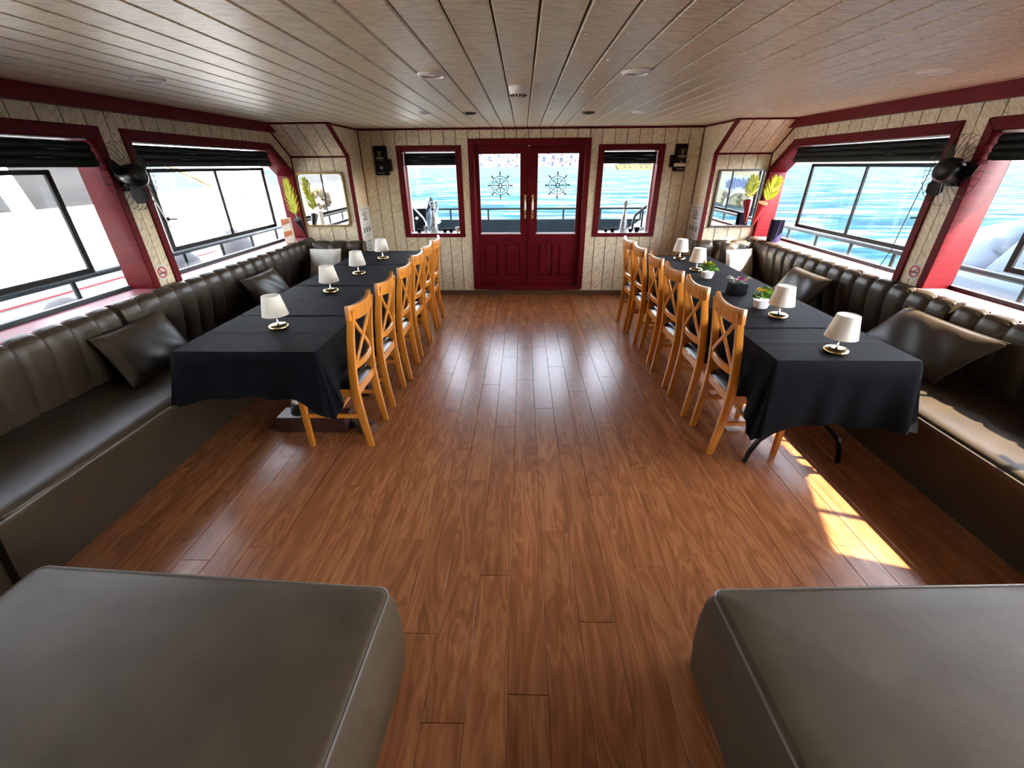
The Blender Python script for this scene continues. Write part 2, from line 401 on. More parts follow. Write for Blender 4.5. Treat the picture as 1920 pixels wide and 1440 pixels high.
struct('roof', MB().prism([(-3.55, YB-.4, ZC+.03), (-3.55, 6.45, ZC+.03), (3.57, 6.45, ZC+.03), (3.57, 3.0, ZC+.03), (3.60, 1.55, ZC+.03), (3.36, .85, ZC+.03), (3.2, YB-.4, ZC+.03)], (0, 0, .12)), M['whitepaint'])  # unseen eave; right edge bent inward to shape the sun patch on the floor

# ------------------------------------------------------------------ front wall (boards between door and windows)
DX0, DX1, DZ0, DZ1 = -.683, .839, .085, 1.945          # outer edge of the door frame
WIN = [(-1.588, -.773, .79, 1.875), (.931, 1.748, .79, 1.873)]
FW = .075
holes = [(DX0+.03, DX1-.03, DZ0+.02, DZ1-.03)] + [(a+.03, b-.03, c+.03, d-.03) for a, b, c, d in WIN]
def rect_minus(r, hs):
    out = [r]
    for h in hs:
        nxt = []
        for a, b, c, d in out:
            x0, x1, z0, z1 = max(a, h[0]), min(b, h[1]), max(c, h[2]), min(d, h[3])
            if x0 >= x1-1e-6 or z0 >= z1-1e-6: nxt.append((a, b, c, d)); continue
            if a < x0: nxt.append((a, x0, c, d))
            if x1 < b: nxt.append((x1, b, c, d))
            if c < z0: nxt.append((x0, x1, c, z0))
            if z1 < d: nxt.append((x0, x1, z1, d))
        out = nxt
    return out
fb = MB()
for r in rect_minus((RXL-.02, RXR+.02, 0, ZC+.02), holes): fb.box(r[0], r[1], YF+.012, YF+.13, r[2], r[3])
wf = struct('wall_front', fb, M['base'])
x = RXL; PW = .1505
k = 0
while x < RXR-.01:
    x1 = min(x+PW, RXR); mb = MB(); cx = (x+x1)/2
    for r in rect_minus((x+.0042, x1-.0042, .02, ZC), holes): mb.box(r[0]-cx, r[1]-cx, YF, YF+.012, r[2], r[3])
    o = link('panel', mb.mesh('panel'), M['wallx'], wf); o.location = (cx, 0, 0); x = x1
struct('baseboard_front', MB().box(RXL, RXR, YF-.014, YF+.004, 0, .055).box(RXL, RXR, YF-.016, YF, .055, .062), M['skirting'])

# ------------------------------------------------------------------ corners with the sloping soffit
for s, nm in ((-1, 'left'), (1, 'right')):
    xi = RXL if s < 0 else RXR; xo = XL if s < 0 else XR
    prof = [(YS+.018, ZC+.01), (YC+.014, ZB-.006), (YC+.014, 0), (YF+.12, 0), (YF+.12, ZC+.01)]
    mb = MB().prism([(xi + s*.014, y, z) for y, z in prof], (xo + s*.2 - xi - s*.014, 0, 0))
    cw = struct('wall_corner_' + nm, mb, M['base'])
    # recess side: one plain board
    prof2 = [(YS, ZC), (YC, ZB), (YC, .02), (YF, .02), (YF, ZC)]
    link('panel', MB().prism([(xi, y, z) for y, z in prof2], (s*.012, 0, 0)).mesh('panel'), M['wally'], cw)
    n = 4; wdt = (xo - xi)/n
    for k in range(n):
        a, b = xi + wdt*k, xi + wdt*(k+1); a, b = min(a, b)+.0042, max(a, b)-.0042; c = (a+b)/2
        o = link('panel', MB().box(a-c, b-c, YC, YC+.012, .3, ZB).mesh('panel'), M['wallx'], cw); o.location = (c, 0, 0)
        nrm = Vector((0, ZC-ZB, YC-YS)).normalized()*.012
        o = link('panel', MB().prism([(a-c, YS, ZC), (b-c, YS, ZC), (b-c, YC, ZB), (a-c, YC, ZB)], nrm).mesh('panel'), M['wallx'], cw); o.location = (c, 0, 0)
    # red trims
    sq = [(-.021, -.007), (.021, -.007), (.021, .007), (-.021, .007)]
    t = struct('trim_corner_' + nm, MB().sweep([(xi - s*.004, YS, ZC), (xi - s*.004, YC, ZB), (xi - s*.004, YC, .45)], [(-.02, -.006), (.02, -.006), (.02, .022), (-.02, .022)] if s < 0 else [(-.02, -.006), (.02, -.006), (.02, .022), (-.02, .022)], (1, 0, 0), False), M['red'])
    link('trim', MB().box(min(xi, xo), max(xi, xo), YC-.008, YC+.006, ZB-.014, ZB+.012).mesh('trim'), M['red'], t)
    link('trim', MB().box(min(xi, xo), max(xi, xo), YS-.008, YS+.02, ZC-.016, ZC).mesh('trim'), M['red'], t)
    link('trim', MB().box(min(xi, xi+s*.016)-.004, max(xi, xi-s*.004), YS, YF, ZC-.02, ZC).mesh('trim'), M['red'], t)
    link('trim', MB().box(xi-.008, xi+.008, YF-.010, YF+.002, 1.19, ZC).mesh('trim'), M['red'], t)
    link('trim', MB().sweep([(xo - s*.004, YS, ZC), (xo - s*.004, YC, ZB), (xo - s*.004, YC-.004, 1.60)], [(-.008, -.008), (.008, -.008), (.008, .008), (-.008, .008)], (1, 0, 0), False).mesh('trim'), M['red'], t)
struct('trim_front', MB().box(RXL, RXR, YF-.012, YF+.002, ZC-.022, ZC), M['red'])

# ------------------------------------------------------------------ side walls
XG = -2.885                      # plane of the side glass (left)
W1, W2, W0 = (.93, 3.045), (3.205, 5.46), (-1.25, .68)
ZS = .86                         # window sill
def diag_top(y): return 1.885 if y <= 5.08 else 1.885 - (y-5.08)*(.285/.38)
for s, nm in ((-1, 'left'), (1, 'right')):
    X = lambda x: side(s, x)
    def bx(mb, xa, xb, *r):
        a, b = X(xa), X(xb); mb.box(min(a, b), max(a, b), *r); return mb
    mb = MB()
    bx(mb, XL-.012, XG-.03, YB, YC+.02, -.1, ZS-.02)
    bx(mb, XL-.012, XG-.03, YB, YC+.02, 1.875, ZC+.03)
    for a, b in ((YB, W0[0]+.03), (W0[1]-.03, W1[0]+.03), (W1[1]-.03, W2[0]+.03)): bx(mb, XL-.012, XG-.03, a, b, ZS-.02, 1.875)
    mb.prism([(X(XL-.012), 5.06, 1.88), (X(XL-.012), YC+.02, 1.88), (X(XL-.012), YC+.02, 1.58)], (X(XG-.03)-X(XL-.012), 0, 0))
    wl = struct('wall_' + nm, mb, M['base'])
    # boards above the windows, on the pillars
    y = YB
    while y < YC - .02:
        y1 = min(y + .147, YC)
        def tz(q): return ZC if q <= YS else ZC - (q-YS)*(ZC-ZB)/(YC-YS)
        def bz(q): return max(1.86, 0) if q <= 5.06 else max(diag_top(q)-.025, 1.3)
        c = (y+y1)/2
        ys = sorted({y+.0042, y1-.0042} | {q for q in (YS, 5.06) if y < q < y1})
        top = [(q, tz(q)) for q in ys]; bot = [(q, min(bz(q), tz(q)-.01)) for q in ys]
        if y > 1.0 or True:
            o = link('panel', MB().prism([(X(XL), q-c, z) for q, z in bot] + [(X(XL), q-c, z) for q, z in reversed(top)], (X(XL-.012)-X(XL), 0, 0)).mesh('panel'), M['wally'], wl)
            o.location = (0, c, 0)
        y = y1
    for a, b in ((W1[1]-.02, 3.128), (3.128, W2[0]+.02), (W0[1]-.02, .80), (.80, W1[0]+.02)):
        c = (a+b)/2
        a0, b0 = X(XL), X(XL-.012)
        o = link('panel', MB().box(min(a0, b0), max(a0, b0), a-c+.003, b-c-.003, ZS-.05, 1.86).mesh('panel'), M['wally'], wl); o.location = (0, c, 0)
    # red beam under the ceiling
    a0, b0 = X(-2.645), X(XL-.01)
    bmb = MB().box(min(a0, b0), max(a0, b0), YB, 5.19, 1.975, ZC)
    struct('trim_beam_' + nm, bmb, M['redbeam'])

# windows of the sides ---------------------------------------------------
def poly_frame(mb, outer, inner, xa, xb):
    n = len(outer)
    for i in range(n-1):
        q = [outer[i], outer[i+1], inner[i+1], inner[i]]
        mb.prism([(xa, y, z) for y, z in q], (xb-xa, 0, 0))
def side_window(s, num, y0, y1, diag, sash, corner=False):
    X = lambda x: side(s, x)
    wn = struct('window_%d' % num, None, None)
    if diag:
        outer = [(y0, ZS), (y0, 1.887), (5.08, 1.872), (5.462, 1.60), (5.462, ZS)]
        inner = [(y0+.06, ZS), (y0+.06, 1.815), (5.06, 1.805), (5.405, 1.56), (5.405, ZS)]
    else:
        outer = [(y0, ZS), (y0, 1.887), (y1, 1.887), (y1, ZS)]
        inner = [(y0+.06, ZS), (y0+.06, 1.815), (y1-.06, 1.815), (y1-.06, ZS)]
    mb = MB(); poly_frame(mb, outer, inner, X(XL+.014), X(XG))
    part('window_frame', mb, M['red'], wn, bevel=.004, seg=1)
    a, b = X(-2.655), X(XG+.005)
    part('sill', MB().box(min(a, b), max(a, b), y0+.0, y1+.0, ZS-.03, ZS+.003), M['sill'], wn, bevel=.004, seg=1)
    # white bottom rail of the fixed glazing
    a, b = X(XG+.012), X(XG-.022)
    part('bottom_rail', MB().box(min(a, b), max(a, b), y0+.06, y1-.05, ZS, ZS+.028), M['sash'] if s > 0 else M['rail'], wn)
    # fixed glass
    gp = [(y, z) for y, z in inner]
    part('glass_pane', MB().prism([(X(XG-.006), y, z) for y, z in gp], (X(XG-.010)-X(XG-.006), 0, 0)), M['glass'], wn)
    # black sliding sash with its pane and mullion
    c0, c1, z0, z1, bw = *sash, .034
    xa, xb = X(XG+.020), X(XG-.004); xa, xb = min(xa, xb), max(xa, xb)
    sb = MB().box(xa, xb, c0, c0+bw, z0, z1).box(xa, xb, c1-bw, c1, z0, z1).box(xa, xb, c0+bw, c1-bw, z0, z0+bw).box(xa, xb, c0+bw, c1-bw, z1-bw*.8, z1)
    sh = part('sash', sb, M['sash'], wn, bevel=.004, seg=1)
    ym = (c0+c1)/2
    part('mullion', MB().box(xa+.004, xb-.004, ym-.011, ym+.011, z0+bw, z1-bw*.8), M['sash'], sh)
    for a, b in ((c0+bw, ym-.011), (ym+.011, c1-bw)):
        part('glass_pane', MB().box((xa+xb)/2-.002, (xa+xb)/2+.002, a, b, z0+bw, z1-bw*.8), M['glass'], sh)
    lx = X(XG+.035)
    part('latch', MB().box(min(lx, xa), max(lx, xb), c0+.02, c0+.05, 1.27, 1.30).bar((lx, c0+.03, 1.285), (lx, c0+.12, 1.275), .018, .012, (1, 0, 0)), M['black'], sh)
    return wn
side_window(-1, 1, *W1, False, (1.30, 2.78, 1.03, 1.645))
side_window(-1, 2, *W2, True, (3.50, 5.13, 1.035, 1.645))
side_window(1, 3, *W1, False, (1.28, 2.70, 1.045, 1.645))
side_window(1, 4, *W2, True, (3.37, 4.95, 1.035, 1.645))
side_window(-1, 5, *W0, False, (-1.0, .50, 1.04, 1.645))
side_window(1, 6, *W0, False, (-1.0, .50, 1.04, 1.645))

# front windows ----------------------------------------------------------
for num, (a, b, c, d) in ((7, WIN[0]), (8, WIN[1])):
    wn = struct('window_%d' % num, None, None)
    mb = MB()
    for r in rect_minus((a, b, c, d), [(a+FW, b-FW, c+.045, d-.06)]): mb.box(r[0], r[1], YF-.016, YF+.14, r[2], r[3])
    part('window_frame', mb, M['red'], wn, bevel=.003, seg=1)
    part('sill', MB().box(a+FW, b-FW, YF+.0, YF+.16, c+.03, c+.052), M['whitepaint'], wn)
    part('glass_pane', MB().box(a+FW-.01, b-FW+.01, YF+.125, YF+.131, c+.05, d-.06), M['glass'], wn)
    mb = MB()
    for q in (a+FW, b-FW-.018): mb.box(q, q+.018, YF+.11, YF+.145, c+.05, d-.06)
    part('inner_rail', mb, M['whitepaint'], wn)

# ------------------------------------------------------------------ double door
dr = struct('door_1', None, None)
mb = MB()
for r in rect_minus((DX0, DX1, DZ0, DZ1), [(DX0+.07, DX1-.07, DZ0+.045, DZ1-.075)]): mb.box(r[0], r[1], YF-.022, YF+.13, r[2], r[3])
part('door_frame', mb, M['red'], dr, bevel=.006, seg=1)
part('threshold', MB().box(DX0+.02, DX1-.02, YF-.03, YF+.02, DZ0-.006, DZ0+.012), M['red'], dr)
LY0, LY1 = YF+.035, YF+.08
mid = .079
for s in (-1, 1):
    x0, x1 = (DX0+.07, mid-.002) if s < 0 else (mid+.002, DX1-.07)
    gx0, gx1 = (-.570, -.024) if s < 0 else (.176, .712)
    z0, z1 = DZ0+.045, DZ1-.075
    ps = [(gx0+.02, (gx0+gx1)/2-.035, .235, .712), ((gx0+gx1)/2+.035, gx1-.01, .235, .712)]
    mb = MB()
    for r in rect_minus((x0, x1, z0, z1), [(gx0, gx1, .822, 1.79)] + ps): mb.box(r[0], r[1], LY0, LY1, r[2], r[3])
    lf = part('door_leaf', mb, M['red'], dr)
    gb = MB()
    for r in rect_minus((gx0, gx1, .822, 1.79), [(gx0+.012, gx1-.012, .838, 1.778)]): gb.box(r[0], r[1], LY0+.004, LY0+.03, r[2], r[3])
    part('glazing_bead', gb, M['red'], lf)
    part('glass_pane', MB().box(gx0, gx1, LY0+.022, LY0+.027, .822, 1.79), M['glass'], lf)
    part('weather_strip', MB().box(gx0, gx1, LY0-.003, LY0+.004, .822, .834), M['whitepaint'], lf)
    for a, b, c, d in ps:
        q = MB()
        for r in rect_minus((a, b, c, d), [(a+.018, b-.018, c+.02, d-.02)]): q.box(r[0], r[1], LY0+.006, LY1-.01, r[2], r[3])
        e = .045
        vs = [(a+.018, LY0+.02, c+.02), (b-.018, LY0+.02, c+.02), (b-.018, LY0+.02, d-.02), (a+.018, LY0+.02, d-.02),
              (a+e, LY0+.008, c+e), (b-e, LY0+.008, c+e), (b-e, LY0+.008, d-e), (a+e, LY0+.008, d-e)]
        q.add(vs, [(4,5,6,7), (0,1,5,4), (1,2,6,5), (2,3,7,6), (3,0,4,7)])
        part('panel', q, M['red'], lf)
    hx = mid + s*.047
    h = MB().tube([(hx, LY0-.002, 1.07), (hx, LY0-.035, 1.09), (hx, LY0-.045, 1.17), (hx, LY0-.035, 1.25), (hx, LY0-.002, 1.27)], .009, 8, (1, 0, 0))
    h.box(hx-.012, hx+.012, LY0-.006, LY0, 1.02, 1.31)
    part('handle', h, M['brass'], lf)
    part('grip', MB().tube([(hx, LY0-.046, 1.13), (hx, LY0-.047, 1.17), (hx, LY0-.046, 1.22)], .012, 8, (1, 0, 0)), M['white'], lf)
    # ship's wheel decal
    wx, wz, wy = (gx0+gx1)/2 + (.002), 1.418, LY0+.019
    q = MB()
    ring = lambda r: [(wx+r*math.cos(2*PI*k/40), wy, wz+r*math.sin(2*PI*k/40)) for k in range(40)]
    for r, th in ((.108, .0038), (.082, .0028), (.022, .005)):
        q.sweep(ring(r), [(-.0015, -th), (.0015, -th), (.0015, th), (-.0015, th)], (0, 1, 0), False, True)
    for k in range(8):
        a = PI*k/4; u = Vector((math.cos(a), 0, math.sin(a))); c = Vector((wx, wy, wz))
        q.bar(c+u*.018, c+u*.083, .003, .010, (0, 1, 0)); q.bar(c+u*.106, c+u*.128, .003, .009, (0, 1, 0)); q.bar(c+u*.124, c+u*.162, .003, .015, (0, 1, 0))
    for k in range(9): q.box(wx-.05+k*.011, wx-.043+k*.011, wy-.0015, wy+.0015, wz-.007, wz+.005)
    part('ship_wheel_decal', q, M['ink'], lf)
part('meeting_bead', MB().box(mid-.012, mid+.012, LY0-.012, LY0+.002, DZ0+.05, DZ1-.08), M['red'], dr)
part('latch', MB().lathe([(.016, LY0-.02), (.018, LY0-.012), (.018, LY0)], 12, (mid-.005, 0, DZ1-.072), 'y'), M['white'], dr)

# ------------------------------------------------------------------ back of the room (behind the camera)
struct('wall_back', MB().box(XL-.2, XR+.2, YB-.1, YB, -.1, ZC+.05), M['wall'])

# ------------------------------------------------------------------ blinds
def blind(x0, x1, axis, pos, zt, zb, label, depth=.05):
    """gathered roman blind: head rail and fabric folds"""
    def P(u, d, z): return (u, pos+d, z) if axis == 'x' else (pos+d, u, z)
    sg = 1 if depth > 0 else -1; dd = abs(depth)
    cu = (x0+x1)/2; loc = P(cu, 0, zb)
    t = thing('roman_blind', label, 'blind', loc, 'gathered dark roman blinds over the windows')
    def B(mb, u0, u1, d0, d1, z0, z1):
        a, b = P(u0, d0*sg, z0), P(u1, d1*sg, z1)
        mb.box(min(a[0], b[0]), max(a[0], b[0]), min(a[1], b[1]), max(a[1], b[1]), z0, z1); return mb
    part('head_rail', B(MB(), x0, x1, -.01, .02, zt-.014, zt), M['white'], t)
    h = (zt-.02-zb)/3
    for k in range(3):
        z1 = zt-.02-k*h; z0 = z1-h*1.12
        prof = [(-.006, z1), (.016+.010*k, z1-.004), (.030+.008*k, z1-h*.35), (.034+.006*k, z1-h*.8), (.022+.008*k, z0), (-.002, z0+.01)]
        def fn(u, v, prof=prof, k=k):
            uu = x0+.006+(x1-x0-.012)*u; i = min(int(v*5), 4); f = v*5-i
            d = prof[i][0]*(1-f)+prof[i+1][0]*f; z = prof[i][1]*(1-f)+prof[i+1][1]*f
            return P(uu, (d + .004*math.sin(uu*23+k*2)*v)*sg, z - .004*math.sin(uu*11+k)*v)
        part('fold', MB().grid(fn, 24, 10), M['blind'], t)
    part('bottom_bar', B(MB(), x0+.01, x1-.01, 0, .012, zb-.008, zb+.004), M['black'], t)
    return t
blind(WIN[0][0]+FW, WIN[0][1]-FW, 'x', YF+.08, 1.816, 1.665, 'dark roman blind gathered at the top of the front window left of the door', -.05)
blind(WIN[1][0]+FW, WIN[1][1]-FW, 'x', YF+.08, 1.814, 1.67, 'dark roman blind gathered at the top of the front window right of the door', -.05)
for s, w in ((-1, 'left'), (1, 'right')):
    p = side(s, XL-.055); dpt = .045*(-s)
    blind(W2[0]+.07, 5.05, 'y', p, 1.818, 1.665, 'long dark green roman blind over the %s side window next to the corner mirror' % w, dpt)
    blind(W1[0]+.07, W1[1]-.07, 'y', p, 1.822, 1.665, 'dark green roman blind over the %s side window cut by the photo edge' % w, dpt)

# ------------------------------------------------------------------ banquettes
def back_section(mb, s, y0, y1, n, prof, seam=.02):
    """upholstered back with n bulging vertical channels; prof = (x, z) on the left side"""
    P = len(prof); nu = n*8
    def fn(u, v):
        k = u*n; fr = k - math.floor(k) if u < 1 else 1.0
        e = abs(2*fr-1); b = seam*(e**5)
        i = min(int(v*(P-1)), P-2); f = v*(P-1)-i
        x = prof[i][0]*(1-f)+prof[i+1][0]*f; z = prof[i][1]*(1-f)+prof[i+1][1]*f
        m = min(i, P-2); tx = prof[m+1][0]-prof[m][0]; tz = prof[m+1][1]-prof[m][1]; l = math.hypot(tx, tz)
        nx, nz = tz/l, -tx/l            # outward (towards the room / up)
        edge = min(u, 1-u)*n; rr = .018*max(0, 1-edge*5)**2
        wgt = 0 if v < .05 else 1
        x -= nx*(b*wgt+rr); z -= nz*(b*wgt+rr)
        return (side(s, x), y0+(y1-y0)*u, z)
    mb.grid(fn, nu, (P-1)*3)
    a = [(side(s, x), y0, z) for x, z in prof]; mb.add(a, [tuple(range(len(a)))])
    a = [(side(s, x), y1, z) for x, z in prof]; mb.add(a, [tuple(range(len(a)))])
    return mb
BP = [(-2.655, .40), (-2.640, .46), (-2.612, .56), (-2.594, .66), (-2.582, .75), (-2.584, .80), (-2.596, .838), (-2.618, .862), (-2.648, .872), (-2.675, .868), (-2.690, .845), (-2.692, .40)]
def bench(s, y0, y1, label, backs, name='bench', grp='long brown benches along the side walls'):
    X = lambda x: side(s, x)
    t = thing(name, label, 'bench', (X(-2.35), (y0+y1)/2, 0), grp)
    pr = [(-2.140, 0), (-2.10, .20), (-2.062, .36), (-2.050, .405), (-2.056, .428), (-2.075, .440), (-2.14, .447), (-2.4, .452), (-2.66, .448), (-2.69, .44), (-2.69, 0)]
    n = 30
    def fn(u, v):
        i = min(int(v*(len(pr)-1)+1e-9), len(pr)-2); f = v*(len(pr)-1)-i
        x = pr[i][0]*(1-f)+pr[i+1][0]*f; z = pr[i][1]*(1-f)+pr[i+1][1]*f
        e = min(u, 1-u)*(y1-y0); rr = max(0, 1-e/.03)**2
        x += (-.02 if v < .6 else 0)*rr
        if z > .3: z -= .02*rr
        return (X(x), y0+(y1-y0)*u, z)
    mb = MB().grid(fn, 40, (len(pr)-1)*2)
    for y in (y0, y1): mb.add([(X(x), y, z) for x, z in pr], [tuple(range(len(pr)))])
    up = part('upholstery', mb, M['leather'], t)
    part('piping', MB().tube([(X(-2.047), y0+.03, .415), (X(-2.045), (y0+y1)/2, .418), (X(-2.047), y1-.03, .415)], .0045, 6, (0, 0, 1)), M['piping'], up)
    for a, b, n in backs: part('backrest', back_section(MB(), s, a, b, n, BP), M['leather'], t)
    return t
bench(-1, 1.14, 4.85, 'long dark brown bench with channelled back under the left side windows beside the black cloths', [(1.142, 2.545, 9), (2.555, 5.40, 17)])
bench(-1, -1.6, 1.125, 'dark brown bench at the left photo edge beside the big ottoman', [(-1.6, 1.122, 17)])
bench(1, 1.10, 4.85, 'long brown bench with channelled back under the right side windows, crossed by a sunlit strip', [(1.102, 2.625, 9), (2.635, 5.36, 16)])
bench(1, -1.6, 1.085, 'brown bench at the right photo edge behind the right ottoman', [(-1.6, 1.082, 16)])
# short returns under the mirrors
RP = [(5.30, .40), (5.298, .47), (5.290, .60), (5.285, .72), (5.292, .79), (5.315, .822), (5.35, .836), (5.40, .834), (5.44, .81), (5.445, .40)]
for s, yoff, lab in ((-1, 0, 'short dark brown corner bench under the left mirror'), (1, -.03, 'short brown corner bench under the right mirror')):
    xa, xb = side(s, -1.965), side(s, -2.60)
    t = thing('corner_bench', lab, 'bench', ((xa+xb)/2, 5.1, 0), 'short benches in the far corners')
    n = 3; mb = MB()
    def fn(u, v):
        k = u*n; fr = k-math.floor(k) if u < 1 else 1.0; b = .02*(abs(2*fr-1)**5)
        P = len(RP); i = min(int(v*(P-1)), P-2); f = v*(P-1)-i
        y = RP[i][0]*(1-f)+RP[i+1][0]*f; z = RP[i][1]*(1-f)+RP[i+1][1]*f
        return (xa+(xb-xa)*u, y+yoff+(b if i < 6 else 0), z-(b if i >= 4 else 0))
    mb.grid(fn, n*8, (len(RP)-1)*2)
    for x in (xa, xb): mb.add([(x, y+yoff, z) for y, z in RP], [tuple(range(len(RP)))])
    part('backrest', mb, M['leather'], t)
    a, b = side(s, -1.97), side(s, -2.045)
    part('upholstery', MB().box(min(a, side(s, -2.69)), max(a, side(s, -2.69)), 4.86, 5.36, 0, .447), M['leather'], t, bevel=.02, seg=3)

# ------------------------------------------------------------------ ottomans in the foreground
def ottoman(x0, x1, y0, y1, h, label, skew):
    cx, cyy = (x0+x1)/2, (y0+y1)/2
    t = thing('ottoman', label, 'ottoman', (cx, cyy, 0), 'large brown ottomans in the foreground')
    sg = -1 if cx < 0 else 1
    t.rotation_euler.z = math.radians(3.0 if sg < 0 else 2.2)*sg; t.location.x += sg*(.034 if sg < 0 else .025); t.location.y += .035 if sg < 0 else .026
    N = 14; r = .055
    # rounded-rectangle rings from floor to top
    def ring(ins, z, bulge, q):
        pts = []
        for (cxn, cyn, a0) in ((x1-r, y1-r, 0), (x0+r, y1-r, PI/2), (x0+r, y0+r, PI), (x1-r, y0+r, 3*PI/2)):
            for k in range(7):
                a = a0+PI/2*k/6; rr = r-ins+bulge
                pts.append((cxn+rr*math.cos(a)+skew*(cyn-y0)*.0, cyn+rr*math.sin(a), z))
        return pts
    prof = [(.012, 0, 0), (.006, .06, 0), (0, .16, .004), (0, .26, .006), (.004, .34, .004), (.010, h-.045, 0), (.016, h-.018, 0), (.024, h-.006, 0), (.040, h, 0)]
    vs = []; rings = [ring(*p, 0) for p in prof]; m = len(rings[0])
    for rg in rings: vs += rg
    fs = [(i*m+k, i*m+(k+1) % m, (i+1)*m+(k+1) % m, (i+1)*m+k) for i in range(len(prof)-1) for k in range(m)]
    fs.append(tuple(range(m))[::-1])
    mb = MB().add(vs, fs, True)
    # slightly crowned top
    last = rings[-1]; o = len(mb.v); rows = 8; allv = []
    for q in range(rows+1):
        f = 1-q/rows
        for p in last:
            dx, dy = (p[0]-cx)*f, (p[1]-cyy)*f
            allv.append((cx+dx, cyy+dy, h+.010*(1-f**4)))
    mb.add(allv, [(i*m+k, i*m+(k+1) % m, (i+1)*m+(k+1) % m, (i+1)*m+k) for i in range(rows) for k in range(m)], True)
    up = part('upholstery', mb, M['ottoman'], t, weld=True)
    seam = ring(.019, h-.012, .0, 0)
    part('piping', MB().tube(seam, .0045, 6, (0, 0, 1), True), M['piping'], up)
    return t
ottoman(-1.735, -.415, -.35, .935, .405, 'large brown faux-leather ottoman filling the lower left foreground', 0)
ottoman(.612, 1.96, -.35, .95, .405, 'large brown faux-leather ottoman filling the lower right foreground', 0)

# ------------------------------------------------------------------ cushions
def pillow(label, LL, LR, UL, thick, m, grp=None, name='cushion'):
    LL, LR, UL = Vector(LL), Vector(LR), Vector(UL)
    a = (LR-LL)/2; b = (UL-LL)/2; c = LL+a+b; n = a.cross(b).normalized()
    def surf(sg):
        def fn(u, v):
            p, q = 2*u-1, 2*v-1
            k = (1-p**4)*(1-q**4); h = thick/2*(max(k, 0)**.55)*(1-.10*(p*p+q*q))
            pin = 1-.05*(1-abs(q)**2)*abs(p)**6; pin2 = 1-.05*(1-abs(p)**2)*abs(q)**6
            wr = .004*math.sin(9*p+5*q)*k
            return c+a*(p*pin)+b*(q*pin2)+n*(sg*(h+wr))
        return fn
    mb = MB().grid(surf(1), 20, 20).grid(surf(-1), 20, 20)
    o = single(name, mb, m, label, 'cushion', tuple(c), grp, weld=True)
    edge = []
    for t in range(80):
        u = t/20
        p, q = ((-1+2*u, -1) if u < 1 else (1, -1+2*(u-1)) if u < 2 else (1-2*(u-2), 1) if u < 3 else (-1, 1-2*(u-3)))
        pin = 1-.05*(1-abs(q)**2)*abs(p)**6; pin2 = 1-.05*(1-abs(p)**2)*abs(q)**6
        edge.append(c+a*(p*pin)+b*(q*pin2))
    part('seam', MB().tube(edge, .004, 6, tuple(n), True), m, o)
    return o
G = 'dark brown cushions on the benches'
pillow('dark brown cushion leaning on the left backrest in front of the first table', (-2.37, 2.20, .465), (-2.42, 2.80, .465), (-2.545, 2.24, .755), .13, M['leather'], G)
pillow('dark brown cushion on the left bench halfway along the tables', (-2.40, 3.72, .46), (-2.40, 4.28, .46), (-2.535, 3.70, .75), .12, M['leather'], G)
pillow('white cushion in the left far corner in front of a dark one', (-2.545, 4.98, .46), (-2.175, 4.98, .46), (-2.515, 5.07, .79), .11, M['whitecloth'], 'white cushions in the far corners')
pillow('dark cushion standing behind the white one in the left far corner', (-2.57, 5.16, .47), (-2.20, 5.16, .47), (-2.56, 5.225, .84), .10, M['leather'], G)
pillow('dark brown cushion tilted on the right bench beside the front table', (2.47, 2.98, .475), (2.46, 2.28, .475), (2.65, 2.87, .775), .13, M['leather'], G)
pillow('dark brown cushion on the right bench behind the flower pots', (2.49, 4.24, .47), (2.47, 3.66, .47), (2.65, 4.20, .77), .13, M['leather'], G)
pillow('sunlit white cushion in the right far corner', (2.33, 4.86, .46), (2.68, 4.98, .46), (2.31, 4.97, .78), .11, M['whitecloth'], 'white cushions in the far corners')
pillow('brown cushion tucked behind the sunlit white one in the right corner', (2.32, 5.12, .47), (2.66, 5.12, .47), (2.33, 5.19, .83), .10, M['leather'], G)

# ------------------------------------------------------------------ tables
TL = thing('dining_table', 'long wooden table hidden under black cloths along the left bench', 'table', (-1.53, 3.55, 0))
part('table_top', MB().box(-1.92, -1.14, 2.09, 5.05, .715, .747), M['pine'], TL, bevel=.004, seg=1)
for x in (-1.80, -1.26):
    for y in (2.95, 3.75, 4.95): part('leg', MB().box(x-.03, x+.03, y-.03, y+.03, 0, .715), M['crate'], TL, bevel=.004, seg=1)
TR = thing('dining_table', 'folding table with curved black metal legs under the cloth on the right', 'table', (1.675, 3.4, 0))
part('table_top', MB().box(1.32, 2.03, 2.0, 4.76, .715, .747), M['pine'], TR, bevel=.004, seg=1)
for y in (2.13, 4.5):
    for sx, x0 in ((-1, 1.39), (1, 1.96)):
        xm = 1.675
        pts = [(x0, y, 0), (x0+.012*-sx, y, .07), (x0-sx*.05, y, .165), (x0-sx*.12, y, .235), (x0-sx*.19, y, .285), (x0-sx*.225, y, .36), (x0-sx*.225, y, .50), (x0-sx*.18, y, .715)]
        part('leg', MB().tube(pts, .0155, 10, (0, 1, 0)), M['black'], TR)
    part('crossbar', MB().tube([(1.615, y, .42), (1.735, y, .42)], .012, 8), M['black'], TR)

